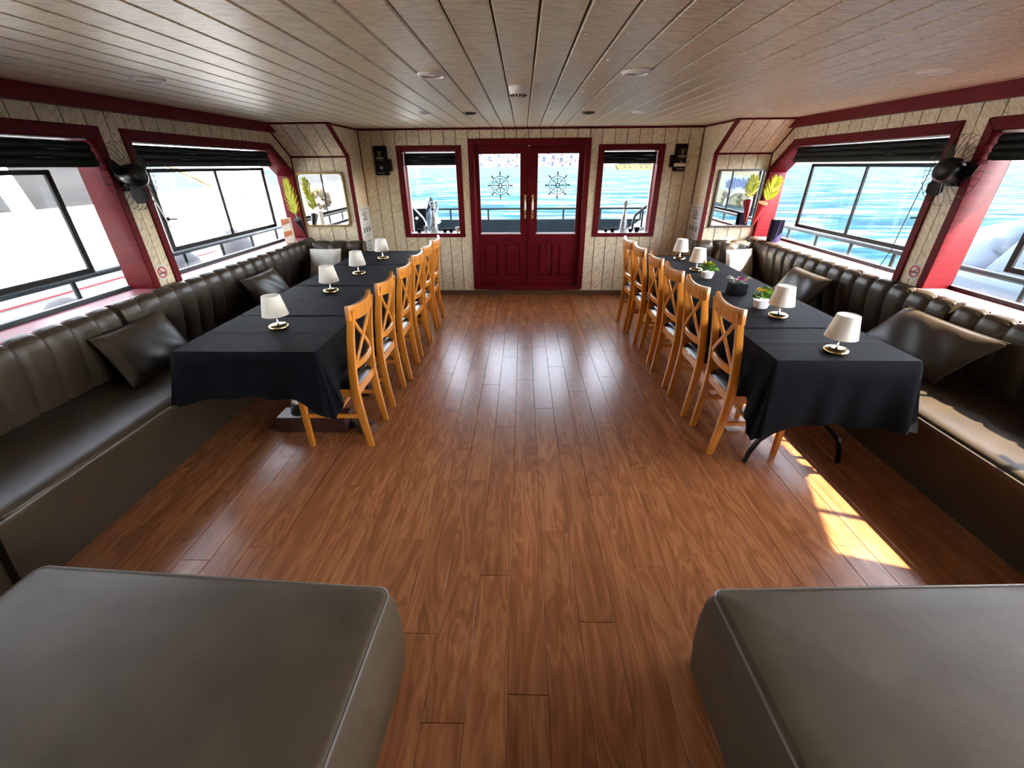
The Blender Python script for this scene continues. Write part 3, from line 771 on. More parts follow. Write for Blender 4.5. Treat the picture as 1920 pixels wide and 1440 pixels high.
def cloth(label, x0, x1, y0, y1, front, dl, dr, df, cl, cr, z=.752, seed=0, fl=(0, 0)):
    """cloth over a table top; hangs on the long sides and (front=True) at the near end"""
    rnd = random.Random(seed)
    ph = [rnd.uniform(0, 6) for _ in range(8)]
    def top(u, v):
        x, y = x0+(x1-x0)*u, y0+(y1-y0)*v
        wz = .0016*math.sin(9*x+ph[0]+3*y)*math.sin(7*y+ph[1]) + .0022*math.exp(-((y-(y0+y1)/2)/.02)**2) + .0018*math.exp(-((x-(x0*.45+x1*.55)-.03*math.sin(3*y))/.012)**2)
        e = min(min(u, 1-u)*(x1-x0), (v if front else 1)*(y1-y0))
        return (x, y, z+.0025+wz*min(1, e/.05))
    mb = MB().grid(top, 36, 40)
    r = .012
    def skirt(path, drops, flares):
        rows = 12; vs = []; n = len(path)
        for j in range(rows+1):
            t = j/rows
            for i, (px, py, nx, ny) in enumerate(path):
                d = drops[i]; w = flares[i]*(t**1.25)
                out = r*math.sin(min(t*6, 1)*PI/2)+w
                down = d*t
                if j == 0: zz = z+.0025
                else: zz = z+.0025-max(down, .002)
                vs.append((px+nx*out, py+ny*out, zz))
        mb.add(vs, [(j*n+i, j*n+i+1, (j+1)*n+i+1, (j+1)*n+i) for j in range(rows) for i in range(n-1)], True)
    path = []; dr_ = []; fl_ = []
    def run(p, q, nrm, d, n, c0, c1, amp, fr):
        Lx = math.hypot(q[0]-p[0], q[1]-p[1])
        for k in range(n+1):
            f = k/n; s = f*Lx
            near = max(c0[0]*math.exp(-(s/.10)**2) if c0 else 0, c1[0]*math.exp(-((Lx-s)/.10)**2) if c1 else 0)
            nf = max(c0[1]*math.exp(-(s/.09)**2) if c0 else 0, c1[1]*math.exp(-((Lx-s)/.09)**2) if c1 else 0)
            path.append((p[0]+(q[0]-p[0])*f, p[1]+(q[1]-p[1])*f, *nrm)); dr_.append(d+near+.008*math.sin(s*17+ph[2]))
            fl_.append(.012+nf+amp*(.5+.5*math.sin(s*fr+ph[3]+1.4*math.sin(s*6+ph[4]))))
    def fan(c, a0, a1, d, flv):
        for k in range(1, 10):
            a = a0+(a1-a0)*k/10; wob = 1-.30*abs(math.sin(2*PI*k/10))
            path.append((c[0], c[1], math.cos(a), math.sin(a))); dr_.append(d*(1-.06*abs(k-5)/5)); fl_.append(flv*wob)
    if front:
        run((x0, y1), (x0, y0), (-1, 0), dl, 60, None, (cl[0]*.8, cl[1]*.7), .018, 30)
        fan((x0, y0), PI, 1.5*PI, dl+cl[0] if dl > df else df+cl[0], cl[1])
        run((x0, y0), (x1, y0), (0, -1), df, 60, (cl[0]*.8, cl[1]*.7), (cr[0]*.8, cr[1]*.7), .02, 26)
        fan((x1, y0), 1.5*PI, 2*PI, df+cr[0], cr[1])
        run((x1, y0), (x1, y1), (1, 0), dr, 60, (cr[0]*.8, cr[1]*.7), None, .018, 30)
        skirt(path, dr_, fl_)
    else:
        run((x0, y1), (x0, y0), (-1, 0), dl, 50, None, None, .018, 30); skirt(path, dr_, fl_)
        path.clear(); dr_.clear(); fl_.clear()
        run((x1, y0), (x1, y1), (1, 0), dr, 50, None, None, .018, 30); skirt(path, dr_, fl_)
    # folded-over hem where one cloth laps onto the next
    o = single('tablecloth', mb, M['cloth'], label, 'tablecloth', ((x0+x1)/2, (y0+y1)/2, z), 'black tablecloths')
    part('hem', MB().tube([(x0, y1-.004, z+.0035), ((x0+x1)/2, y1-.003, z+.0045), (x1, y1-.004, z+.0035)], .0028, 6, (0, 0, 1)), M['cloth'], o)
    return o
cloth('black tablecloth hanging over the near end of the left table row', -1.93, -1.13, 2.08, 2.70, True, .27, .25, .275, (.035, .085), (.12, .075), seed=1)
cloth('second black tablecloth from the camera on the left table row', -1.925, -1.135, 2.695, 3.49, False, .26, .25, .2, (0, 0), (0, 0), seed=2, z=.7545)
cloth('third black tablecloth from the camera on the left table row', -1.92, -1.14, 3.485, 4.325, False, .26, .25, .2, (0, 0), (0, 0), seed=3, z=.757)
cloth('farthest black tablecloth on the left table row, against the front wall', -1.92, -1.14, 4.32, 5.06, False, .26, .25, .2, (0, 0), (0, 0), seed=4, z=.7595)
cloth('black tablecloth hanging low over the near end of the right table row', 1.31, 2.035, 1.99, 2.475, True, .28, .29, .37, (.10, .05), (.02, .10), seed=5)
cloth('long black tablecloth with three flower pots on the right table row', 1.315, 2.03, 2.47, 4.77, False, .26, .27, .2, (0, 0), (0, 0), seed=6, z=.7545)

# ------------------------------------------------------------------ chairs
def make_chair(label):
    t = thing('dining_chair', label, 'chair', (0, 0, 0), 'pine cross-back dining chairs')
    hw = .163                                  # half distance between post centres
    P = [(0.0, 0), (.010, .09), (.022, .20), (.033, .33), (.036, .43), (.030, .53), (.018, .64), (.002, .76), (-.016, .86), (-.028, .935)]
    sec = lambda w, d: [(-w/2, -d/2), (w/2, -d/2), (w/2, d/2), (-w/2, d/2)]
    tp = [.82, .9, 1, 1.08, 1.1, 1.05, 1, .95, .9, .85]
    for sy in (-1, 1):
        mb = MB().sweep([(x, sy*hw, z) for x, z in P], sec(.030, .044), (0, 1, 0), False, False, tp)
        part('leg', mb, M['pine'], t, bevel=.005, seg=2, local=True)
    for sy in (-1, 1):
        mb = MB().sweep([(.395, sy*.165, 0), (.392, sy*.168, .2), (.385, sy*.17, .425)], sec(.034, .036), (0, 1, 0), False, False, [.78, .92, 1.05])
        part('leg', mb, M['pine'], t, bevel=.004, seg=2, local=True)
    part('seat_frame', MB().box(.045, .385, -.17, -.148, .375, .43).box(.045, .385, .148, .17, .375, .43).box(.37, .392, -.16, .16, .375, .43).box(.022, .046, -.15, .15, .375, .43), M['pine'], t, bevel=.003, seg=1, local=True)
    def seat(u, v):
        p, q = 2*u-1, 2*v-1
        k = max(0, (1-abs(p)**5)*(1-abs(q)**5))
        return (.215+p*.185, q*(.180-.012*(1-u)), .43+.042*k**.4)
    part('seat', MB().grid(seat, 16, 16).add([(.03, -.168, .43), (.40, -.18, .43), (.40, .18, .43), (.03, .168, .43)], [(0, 1, 2, 3)]), M['padleather'], t, local=True)
    # curved top rail, wider than the posts
    def rail(z, xo, half, h, dth, bow):
        pts = [(xo - bow*(1-(k/5-1)**2) , half*(k/5-1), z) for k in range(11)]
        return MB().sweep(pts, [(-h/2, -dth/2), (h/2, -dth/2), (h/2, dth/2), (-h/2, dth/2)], (0, 0, 1), False)
    mb = MB()
    pts = [(-.004-.028*(1-((k-6)/6)**2)-.012, .192*(k-6)/6, .905-.016*((k-6)/6)**2*-1) for k in range(13)]
    mb.sweep(pts, [(-.0125, -.042), (.0125, -.042), (.0125, .042), (-.0125, .042)], (1, 0, 0), False)
    part('top_rail', mb, M['pine'], t, bevel=.005, seg=2, local=True)
    pts = [(.023-.022*(1-((k-6)/6)**2), .15*(k-6)/6, .575) for k in range(13)]
    part('lower_rail', MB().sweep(pts, [(-.010, -.021), (.010, -.021), (.010, .021), (-.010, .021)], (1, 0, 0), False), M['pine'], t, bevel=.003, seg=1, local=True)
    for sy in (-1, 1):
        pts = [(.010, sy*-.135, .60), (.000, sy*-.07, .668), (-.008, 0, .735), (-.016, sy*.07, .80), (-.022, sy*.128, .865)]
        pts = [(x+.004*sy, y, z) for x, y, z in pts]
        part('brace', MB().sweep(pts, [(-.006, -.013), (.006, -.013), (.006, .013), (-.006, .013)], (1, 0, 0), False), M['pine'], t, bevel=.002, seg=1, local=True)
    for sy in (-1, 1):
        part('stretcher', MB().bar((.028, sy*.165, .235), (.392, sy*.167, .235), .016, .026), M['pine'], t, bevel=.003, seg=1, local=True)
    part('stretcher', MB().bar((.20, -.16, .235), (.20, .16, .235), .016, .024, (1, 0, 0)), M['pine'], t, bevel=.003, seg=1, local=True)
    return t
ORD = ['nearest the camera', 'second from the camera', 'third from the camera', 'fourth from the camera', 'fifth from the camera', 'farthest from the camera']
Lc = [(-.995, 2.42), (-.99, 2.928), (-.975, 3.407), (-.978, 3.90), (-.976, 4.33), (-.965, 4.73)]
Rc = [(1.207, 2.367), (1.19, 2.826), (1.182, 3.285), (1.18, 3.755), (1.156, 4.225), (1.14, 4.64)]
ch = make_chair('orange pine cross-back chair in the left row, nearest the camera')
for i, (x, y) in enumerate(Lc):
    if i == 0: ch.location = (x, y, 0); ch.rotation_euler = (0, 0, PI)
    else: dup(ch, (x, y, 0), PI+.02*((i % 3)-1), 'orange pine cross-back chair in the left row, %s' % ORD[i])
for i, (x, y) in enumerate(Rc):
    dup(ch, (x, y, 0), .02*((i % 3)-1), 'orange pine cross-back chair in the right row, %s' % ORD[i])

# ------------------------------------------------------------------ table lamps
def make_lamp(label):
    t = thing('table_lamp', label, 'lamp', (0, 0, 0), 'small white-shaded table lamps')
    bs = part('base', MB().lathe([(.050, 0), (.058, .002), (.060, .010), (.056, .019), (.046, .023), (.012, .025)], 32), M['brass'], t, local=True)
    part('switch', MB().lathe([(.006, .022), (.006, .026), (.004, .027)], 10, (.034, .0, 0)), M['black'], bs, local=True)
    part('stem', MB().lathe([(.010, .024), (.006, .030), (.0055, .075), (.011, .078), (.011, .085), (.006, .088)], 14), M['chrome'], t, local=True)
    part('shade_ring', MB().lathe([(.007, .080), (.030, .083), (.030, .088), (.007, .09)], 16), M['black'], t, local=True)
    part('lamp_shade', MB().lathe([(.0755, .084), (.076, .084), (.0525, .203), (.050, .205), (.049, .2045), (.0735, .084)], 32, cap=False).lathe([(.0002, .200), (.050, .203)], 32, cap=False), M['shade'], t, local=True)
    return t
LL = [(-1.527, 2.46, .756), (-1.533, 3.285, .761), (-1.523, 3.90, .762), (-1.508, 4.607, .764)]
RL = [(1.672, 2.103, .756), (1.672, 2.676, .759), (1.635, 4.038, .759), (1.655, 4.574, .759)]
ln = ['brass table lamp with white shade nearest the camera on the left tables', 'brass table lamp with white shade, second from the camera on the left tables',
      'brass table lamp with white shade, third from the camera on the left tables', 'brass table lamp with white shade at the far end of the left tables',
      'brass table lamp with white shade nearest the camera on the right tables', 'brass table lamp beside the near yellow flower pot on the right tables',
      'brass table lamp beside the far yellow flower pot on the right tables', 'brass table lamp with white shade at the far end of the right tables']
lm = make_lamp(ln[0])
for i, p in enumerate(LL+RL):
    if i == 0: lm.location = p
    else: dup(lm, p, .7*i, ln[i])

# ------------------------------------------------------------------ flower pots
def leaf_mesh(l, wd, curl=.3):
    def fn(u, v):
        x = l*v; y = wd*math.sin(PI*min(1, v*.95+.03))*(2*u-1)
        return (x, y, curl*x*(1-v)*1.2 + abs(y)*.25)
    return MB().grid(fn, 4, 6).mesh('leaf')
lfm = leaf_mesh(.040, .014); lfp = leaf_mesh(.075, .012, .5)
def petals(mb, c, r, n, layers, tilt=.5):
    for L in range(layers):
        rr = r*(1-.28*L)
        for k in range(n):
            a = 2*PI*k/n+L*.5
            d = Vector((math.cos(a), math.sin(a), 0)); sd = Vector((-math.sin(a), math.cos(a), 0)); el = tilt+.45*L
            tip = d*math.cos(el)+Vector((0, 0, math.sin(el)))
            c0 = Vector(c)+Vector((0, 0, .004*L))
            mb.add([c0-sd*rr*.15, c0+sd*rr*.15, c0+tip*rr*.6+sd*rr*.42, c0+tip*rr, c0+tip*rr*.6-sd*rr*.42], [(0, 1, 2, 3, 4)], True)
    return mb
def flower_pot(loc, label, kind, seed):
    rnd = random.Random(seed)
    t = thing('flower_pot', label, 'flowers', loc, 'flower pots on the right tables')
    if kind == 'yellow':
        def fn(h, k): return [(k*(1 if i in (0, 3) else -1)*1.0, k*(1 if i < 2 else -1), h) for i in (0, 1, 2, 3)]
        mb = MB(); rings = [(0, .036), (.008, .040), (.052, .050), (.056, .050)]
        vs = []
        for h, k in rings:
            for q in range(24):
                a = 2*PI*q/24; ca, sa = math.cos(a), math.sin(a); e = (abs(ca)**4+abs(sa)**4)**-.25
                vs.append((ca*e*k*1.0, sa*e*k*.86, h))
        mb.add(vs, [(i*24+q, i*24+(q+1) % 24, (i+1)*24+(q+1) % 24, (i+1)*24+q) for i in range(3) for q in range(24)]+[tuple(range(24))[::-1], tuple(72+q for q in range(24))], True)
        part('pot', mb, M['potw'], t, local=True)
        for k in range(54):
            o = link('leaf', lfm, M['leaf'], t); a = rnd.uniform(0, 2*PI); rad = rnd.uniform(.0, .056)
            o.location = (rad*math.cos(a), rad*math.sin(a), .058+rnd.uniform(0, .055)*(1.25-rad/.06)); o.rotation_euler = (rnd.uniform(-.4, .4), rnd.uniform(-1.0, .1), a+rnd.uniform(-.6, .6)); s = rnd.uniform(.9, 1.45); o.scale = (s, s, s)
        for k in range(9):
            a = rnd.uniform(0, 2*PI); rad = rnd.uniform(.01, .06)
            part('flower', petals(MB(), (rad*math.cos(a), rad*math.sin(a), .10+rnd.uniform(0, .035)), .018, 7, 2), M['yflower'], t, local=True)
    else:
        mb = MB().box(-.058, .058, -.052, .052, 0, .088)
        part('pot', mb, M['potb'], t, bevel=.008, seg=2, local=True)
        part('flower', petals(MB(), (.012, -.01, .100), .058, 8, 4, .25), M['purple'], t, local=True)
        for k, (a, r) in enumerate(((PI*.95, .03), (PI*1.1, .02), (.2, .03), (-.3, .02), (2.2, .03), (4.4, .02))):
            o = link('leaf', lfp, M['leafd'], t); o.location = (r*math.cos(a), r*math.sin(a), .088); o.rotation_euler = (0, -.45, a)
    return t
flower_pot((1.657, 2.875, .759), 'white pot of yellow flowers behind the second lamp on the right tables', 'yellow', 1)
flower_pot((1.648, 3.234, .759), 'black square pot with a mauve bloom between the two yellow flower pots', 'purple', 2)
flower_pot((1.622, 3.745, .759), 'white pot of yellow-green flowers farther from the camera, past the black pot', 'yellow', 3)

# ------------------------------------------------------------------ things under the left table
t = thing('wooden_crate', 'low dark red-brown wooden box on the floor under the left table', 'box', (-1.46, 2.485, 0))
part('box_side', MB().box(-1.70, -1.22, 2.41, 2.428, 0, .115), M['crate'], t, bevel=.002, seg=1)
part('box_side', MB().box(-1.70, -1.22, 2.545, 2.56, 0, .115), M['crate'], t, bevel=.002, seg=1)
part('box_end', MB().box(-1.70, -1.682, 2.428, 2.545, 0, .115), M['crate'], t, bevel=.002, seg=1)
part('box_end', MB().box(-1.238, -1.22, 2.428, 2.545, 0, .115), M['crate'], t, bevel=.002, seg=1)
part('box_lid', MB().box(-1.682, -1.238, 2.428, 2.545, .09, .105), M['crate'], t)
single('paper_sheet', MB().box(-1.69, -1.53, 2.415, 2.545, .1155, .120), M['paper'], 'white paper sheet lying on the low wooden box under the left table', 'paper', (-1.61, 2.48, .1155))
for k in range(4):
    single('tray', MB().lathe([(.050, 0), (.064, .006), (.068, .013), (.066, .013), (.048, .007)], 24, (-1.55+.004*k, 2.485, .1205+.016*k)), M['tray'],
           ['lowest', 'second lowest', 'second highest', 'topmost'][k] + ' black tray of the stack on the low wooden box', 'tray', (-1.55+.004*k, 2.485, .1205+.016*k), 'black trays stacked under the left table')
single('crumpled_napkin', MB().ball((-1.56, 2.49, .205), .045, .035, .022, 10, 6), M['whitecloth'], 'crumpled white napkin on top of the black trays', 'napkin', (-1.56, 2.49, .183))
single('paper_packet', MB().obox((-1.325, 2.485, .128), (.045, .01, 0), (-.008, .05, 0), (0, 0, .012)), M['paper'], 'small white paper packet at the aisle end of the low wooden box', 'packet', (-1.325, 2.485, .116))
for k, (x, y) in enumerate(((-1.165, 2.52), (-1.115, 2.475), (-1.065, 2.43))):
    c = (x, y, .028)
    single('wood_block', MB().obox(c, (.020, -.018, 0), (.036, .042, 0), (0, 0, .0275)), M['parcel'], ['brown wood-print block against the low box under the left table', 'brown wood-print block in the middle of three under the left table', 'brown wood-print block nearest the aisle beside a chair leg'][k], 'block', (x, y, .0005), 'brown blocks on the floor', bevel=.002, seg=1)
single('folded_cloth', MB().box(1.43, 1.52, 2.46, 2.54, .0, .025), M['whitecloth'], 'folded white cloth on the floor under the right table behind the first chair', 'cloth', (1.475, 2.51, 0), bevel=.008, seg=2)

# ------------------------------------------------------------------ wall fans on the pillars
def wall_fan(s, label):
    X = lambda x: side(s, x); cy_, cz = 3.06, 1.60
    t = thing('wall_fan', label, 'fan', (X(XL), cy_, cz), 'black wall fans on the pillars')
    part('bracket', MB().obox((X(XL+.02), cy_+.02, cz-.02), (.022, 0, 0), (0, .035, 0), (0, 0, .07)), M['black'], t, bevel=.006, seg=2)
    hb = [(.001, XL+.200), (.040, XL+.197), (.064, XL+.180), (.072, XL+.145), (.068, XL+.10), (.045, XL+.07), (.03, XL+.03)]
    ax = Vector((1, -.25, -.02)).normalized()
    mb = MB().lathe([(r, X(h)) for r, h in hb], 24, (0, cy_-.03, cz+.005), 'x')
    part('motor_housing', mb, M['black'], t)
    xs = XL+.085
    cage = MB(); R = .205
    for k in range(30):
        a = 2*PI*k/30; u, v = math.cos(a), math.sin(a)
        cage.tube([(X(xs+.035), cy_+.05*u, cz+.05*v), (X(xs+.035), cy_+.12*u, cz+.12*v), (X(xs+.02), cy_+.185*u, cz+.185*v), (X(xs-.005), cy_+R*u, cz+R*v)], .0016, 5, (0, -v, u))
    part('wire_cage', cage, M['black'], t)
    part('cage_ring', MB().tube([(X(xs-.005), cy_+R*math.cos(2*PI*k/36), cz+R*math.sin(2*PI*k/36)) for k in range(36)], .0011, 6, (1, 0, 0), True), M['black'], t)
    for k in range(3):
        a = 2*PI*k/3+PI*.17 + (0 if s < 0 else .5)
        u = Vector((0, math.cos(a), math.sin(a))); wv = Vector((0, -math.sin(a), math.cos(a))); xx = Vector((X(xs+.01), cy_, cz)); tw = Vector((.018*(-s), 0, 0))
        q = [xx+u*.03-wv*.02-tw*.5, xx+u*.03+wv*.02+tw*.5, xx+u*.12+wv*.055+tw, xx+u*.165+wv*.03+tw*.6, xx+u*.165-wv*.03-tw*.6, xx+u*.12-wv*.045-tw]
        part('fan_blade', MB().prism(q, (.003, 0, 0)), M['black'], t)
    return t
wall_fan(-1, 'black wall fan with thin wire cage on the left pillar between the windows')
wall_fan(1, 'black wall fan with thin wire cage on the right pillar between the windows')

# ------------------------------------------------------------------ mirrors
def mirror(s, x0, x1, z0, z1, y, label, fm, round_r):
    t = thing('wall_mirror', label, 'mirror', ((x0+x1)/2, y, z0), None)
    def rr(ins, r):
        pts = []
        for cx, cz, a0 in ((x1-ins-r, z1-ins-r, 0), (x0+ins+r, z1-ins-r, PI/2), (x0+ins+r, z0+ins+r, PI), (x1-ins-r, z0+ins+r, 1.5*PI)):
            for k in range(6): a = a0+PI/2*k/5; pts.append((cx+r*math.cos(a), cz+r*math.sin(a)))
        return pts
    o, i = rr(0, round_r), rr(.022, max(round_r-.012, .003)); n = len(o)
    vs = [(x, y-.001, z) for x, z in o]+[(x, y-.028, z) for x, z in o]+[(x, y-.028, z) for x, z in i]+[(x, y-.010, z) for x, z in i]
    fs = [(a*n+k, a*n+(k+1) % n, (a+1)*n+(k+1) % n, (a+1)*n+k) for a in range(3) for k in range(n)]
    part('mirror_frame', MB().add(vs, fs), fm, t)
    part('mirror_glass', MB().prism([(x, y-.012, z) for x, z in i], (0, .006, 0)), M['mirror'], t)
    return t
mirror(-1, -2.69, -2.115, .99, 1.595, YC, 'mirror with rounded gilt-edged frame on the left corner wall', M['gilt'], .05)
mirror(1, 2.255, 2.785, .965, 1.595, YC, 'mirror with square dark brown frame on the right corner wall', M['darkwood'], .006)

# ------------------------------------------------------------------ posters on the recess sides
def poster(s, label):
    xi = RXL if s < 0 else RXR; x = xi - s*.003
    t = thing('safety_poster', label, 'poster', (x, 5.75, .6), 'narrow white posters in the far corners')
    y0, y1 = 5.535, 5.935
    part('sheet', MB().box(min(x, x-s*.004), max(x, x-s*.004), y0, y1, .6, 1.19), M['paper'], t)
    xp = x-s*.0045
    def B(mb, a, b, c, d): return mb.box(min(xp, xp-s*.0012), max(xp, xp-s*.0012), a, b, c, d)
    rnd = random.Random(4)
    ink = MB()
    B(ink, y0+.03, y0+.37, 1.165, 1.168)
    for k in range(4):
        z = 1.135-.028*k
        B(ink, y0+.15, y0+.17+.03*rnd.random(), z-.016, z); B(ink, y0+.20, y0+.24+.04*rnd.random(), z-.014, z-.002)
        if k % 2: B(ink, y0+.12, y0+.135, z-.012, z)
    for a in (y0+.1, y0+.22): B(ink, a, a+.08, .982, .986)
    for k in range(3):
        a = y0+.08+k*.1
        B(ink, a, a+.02, .895, .955); B(ink, a+.035, a+.055, .90, .94); B(ink, a, a+.05, .89, .90); B(ink, a+.045, a+.05, .90, .96)
    part('lettering', ink, M['ink'], t)
    gr = MB()
    for k in range(10): B(gr, y0+.09+.022*k, y0+.10+.022*k, .845, .848+.012*(k % 3))
    for k in range(8): B(gr, y0+.09+.027*k, y0+.105+.027*k, .815, .82+.006*(k % 2))
    part('small_print', gr, M['greyprint'], t)
    g = MB()
    a, b, c, d = y0+.14, y0+.29, .665, .785
    for r in ((a, b, c, c+.012), (a, b, d-.012, d), (a, a+.018, c, d), (b-.018, b, c, d), (a+.06, a+.08, c+.03, d-.03)): B(g, *r)
    part('green_sign', g, M['greenink'], t)
    return t
poster(-1, 'narrow white poster with black print and green box left of the front wall')
poster(1, 'narrow white poster with black print and green box right of the front wall')

# ------------------------------------------------------------------ emblem boxes on the front wall
def emblem_box(x0, x1, z0, z1, tabside, m, label, band):
    y = YF; t = thing('wall_box', label, 'box', ((x0+x1)/2, y, z0), None)
    part('body', MB().box(x0, x1, y-.075, y, z0, z1), m, t, bevel=.005, seg=1)
    tx0, tx1 = (x1, x1+.042) if tabside > 0 else (x0-.048, x0)
    part('side_pocket', MB().box(tx0, tx1, y-.06, y, z0+.045, z0+.18), m, t, bevel=.003, seg=1)
    cx = (x0+x1)/2 + (-.004 if tabside > 0 else .012); yp = y-.0758
    e = MB()
    for sg in (-1, 1):
        e.bar((cx, yp, z1-.098), (cx+sg*.012, yp, z1-.078), .002, .005, (0, 1, 0)); e.bar((cx+sg*.012, yp, z1-.078), (cx+sg*.020, yp, z1-.055), .002, .004, (0, 1, 0))
        e.bar((cx+sg*.012, yp, z1-.078), (cx+sg*.007, yp, z1-.060), .002, .003, (0, 1, 0))
    e.bar((cx, yp, z1-.112), (cx, yp, z1-.088), .002, .007, (0, 1, 0))
    part('emblem', e, M['gold'], t)
    w = MB(); rnd = random.Random(3)
    for k in range(12):
        a = cx-.046+k*.0077; h = rnd.choice((.014, .018, .013)); w.box(a, a+.005, yp-.001, yp+.001, z1-.138, z1-.138+h)
    part('lettering', w, M['gold'], t)
    g = MB(); g.box(cx-.03, cx+.03, yp-.001, yp+.001, z1-.155, z1-.150)
    for k in range(7): g.box(cx-.04+k*.011, cx-.032+k*.011, yp-.001, yp+.001, z0+.02, z0+.032)
    part('small_print', g, M['greyprint'], t)
    if band:
        part('cream_band', MB().box(x0-.004, x1+.004, y-.079, y-.02, z0+.052, z0+.088), M['boxcream'], t)
        part('round_mark', MB().lathe([(.008, yp-.001), (.008, yp+.001)], 12, (cx, 0, z0+.105), 'y'), M['gold'], t)
    else:
        part('oval_glint', MB().lathe([(.022, yp-.001), (.022, yp+.001)], 16, (cx+.006, 0, z0+.085), 'y'), M['greyprint'], t)  # pale oval paints the light reflected on the box front
    return t
emblem_box(-1.855, -1.70, 1.548, 1.872, 1, M['boxblack'], 'black wall box with gold antler emblem left of the front windows', False)
emblem_box(1.868, 1.995, 1.572, 1.868, -1, M['boxbrown'], 'dark brown wall box with antler emblem and cream band right of the front windows', True)

# ------------------------------------------------------------------ no-smoking stickers
def no_smoking(s, label):
    x = side(s, XL+.0015); cy_, cz, R = 3.112, .955, .037; xs = -s*.0006
    t = thing('no_smoking_sticker', label, 'sticker', (x, cy_, cz-.06), 'no-smoking stickers on the pillars')
    part('sheet', MB().box(min(x, x-s*.001), max(x, x-s*.001), cy_-.042, cy_+.042, cz-.054, cz+.054), M['paper'], t)
    xx = x-s*.0018
    ring = [(xx, cy_+R*math.cos(2*PI*k/28), cz+R*math.sin(2*PI*k/28)) for k in range(28)]
    r = MB().sweep(ring, [(-.0008, -.005), (.0008, -.005), (.0008, .005), (-.0008, .005)], (1, 0, 0), False, True)
    r.bar((xx, cy_-R*.7, cz+R*.7), (xx, cy_+R*.7, cz-R*.7), .0016, .009, (1, 0, 0))
    part('red_symbol', r, M['redink'], t)
    part('cigarette', MB().bar((xx+s*.0004, cy_-.028, cz-.004), (xx+s*.0004, cy_+.028, cz-.004), .001, .010, (1, 0, 0)), M['ink'], t)
    return t
no_smoking(-1, 'small no-smoking sticker low on the left pillar'); no_smoking(1, 'small no-smoking sticker low on the right pillar')

# ------------------------------------------------------------------ ceiling lights and smoke detector
def ceiling_light(x, y, label, ring, r=.075):
    t = thing('ceiling_light', label, 'light', (x, y, ZC-.012), 'round recessed ceiling lights')
    part('ring', MB().lathe([(r*.72, ZC-.006), (r*.76, ZC-.013), (r*.92, ZC-.012), (r, ZC-.002), (r, ZC)], 32, (x, y, 0), cap=False), ring, t)
    part('lens', MB().lathe([(r*.74, ZC-.003), (r*.5, ZC-.006), (.001, ZC-.007)], 28, (x, y, 0)), M['white'], t)
for x, y, lab, d in ((-.461, 2.58, 'round white ceiling light left of the smoke detector', 0), (.561, 2.58, 'round white ceiling light right of the smoke detector', 0),
                     (2.08, 2.66, 'round white ceiling light near the right red beam', 0), (-1.95, 2.62, 'round white ceiling light near the left red beam', 0),
                     (-.47, 4.33, 'dark-ringed ceiling light above the left half of the door', 1), (.569, 4.37, 'dark-ringed ceiling light above the right half of the door', 1),
                     (-.869, 4.29, 'white ceiling light near the front wall, left of the dark-ringed pair', 0), (1.005, 4.37, 'white ceiling light near the front wall, right of the dark-ringed pair', 0),
                     (2.11, 4.37, 'white ceiling light close to the right far corner', 0)):
    ceiling_light(x, y, lab, M['darkwood'] if d else M['white'], .06 if y > 4 else .075)
t = thing('smoke_detector', 'white smoke detector in the middle of the ceiling', 'detector', (-.03, 2.985, ZC-.06))
part('base', MB().lathe([(.056, ZC), (.056, ZC-.02), (.052, ZC-.026)], 28, (-.03, 2.985, 0)), M['white'], t)
part('cover', MB().lathe([(.050, ZC-.024), (.047, ZC-.040), (.036, ZC-.055), (.018, ZC-.062), (.001, ZC-.063)], 28, (-.03, 2.985, 0)), M['white'], t)
v = MB()
for k in range(14):
    a = 2*PI*k/14; c = Vector((-.03+.0425*math.cos(a), 2.985+.0425*math.sin(a), ZC-.048)); d = Vector((math.cos(a)*.6, math.sin(a)*.6, -.8)); tg = Vector((-math.sin(a), math.cos(a), 0)); up = d.cross(tg)
    v.obox(c, tg*.0045, up*.009, d*.0015)
part('vent_slot', v, M['ink'], t)

# ------------------------------------------------------------------ bottles and small cups on the front window sills
def decanter(x, label):
    z = .842; t = thing('glass_decanter', label, 'decanter', (x, YF+.055, z), 'cut-glass decanters on the window sills')
    c = (x, YF+.055, z)
    part('body', MB().lathe([(.050, 0), (.056, .006), (.050, .06), (.040, .13), (.028, .20), (.018, .26), (.015, .285), (.022, .29)], 10, c), M['bottleglass'], t)
    part('collar', MB().lathe([(.016, .285), (.024, .290), (.024, .305), (.014, .31)], 14, c), M['black'], t)
    part('stopper', MB().lathe([(.010, .305), (.014, .315), (.030, .335), (.034, .358), (.026, .382), (.010, .394), (.001, .396)], 12, c), M['bottleglass'], t)
decanter(-1.205, 'tall cut-glass decanter on the front window sill left of the door')
decanter(1.352, 'tall cut-glass decanter on the front window sill right of the door')
def cup(x, y, r, h, m, label, g):
    z = .842
    single('small_cup', MB().lathe([(r*.6, 0), (r*.75, h*.15), (r, h*.7), (r*.98, h), (r*.85, h), (r*.8, h*.3), (.001, h*.25)], 16, (x, y, z)), m, label, 'cup', (x, y, z), g)
g1 = 'small vessels on the front window sills'
cup(-1.41, YF+.05, .034, .045, M['potb'], 'small dark bowl in the left corner of the left front sill', g1)
cup(-1.318, YF+.05, .032, .085, M['bottleglass'], 'small glass tumbler left of the left decanter', g1)
cup(-1.06, YF+.05, .034, .055, M['potb'], 'dark bowl just right of the left decanter', g1)
cup(-.975, YF+.05, .032, .055, M['potb'], 'dark bowl near the door end of the left front sill', g1)
cup(-.89, YF+.06, .026, .07, M['potw'], 'white cup in the right corner of the left front sill', g1)
cup(1.12, YF+.05, .028, .04, M['potb'], 'small dark bowl at the door end of the right front sill', g1)
cup(1.21, YF+.05, .036, .055, M['potb'], 'dark bowl just left of the right decanter', g1)
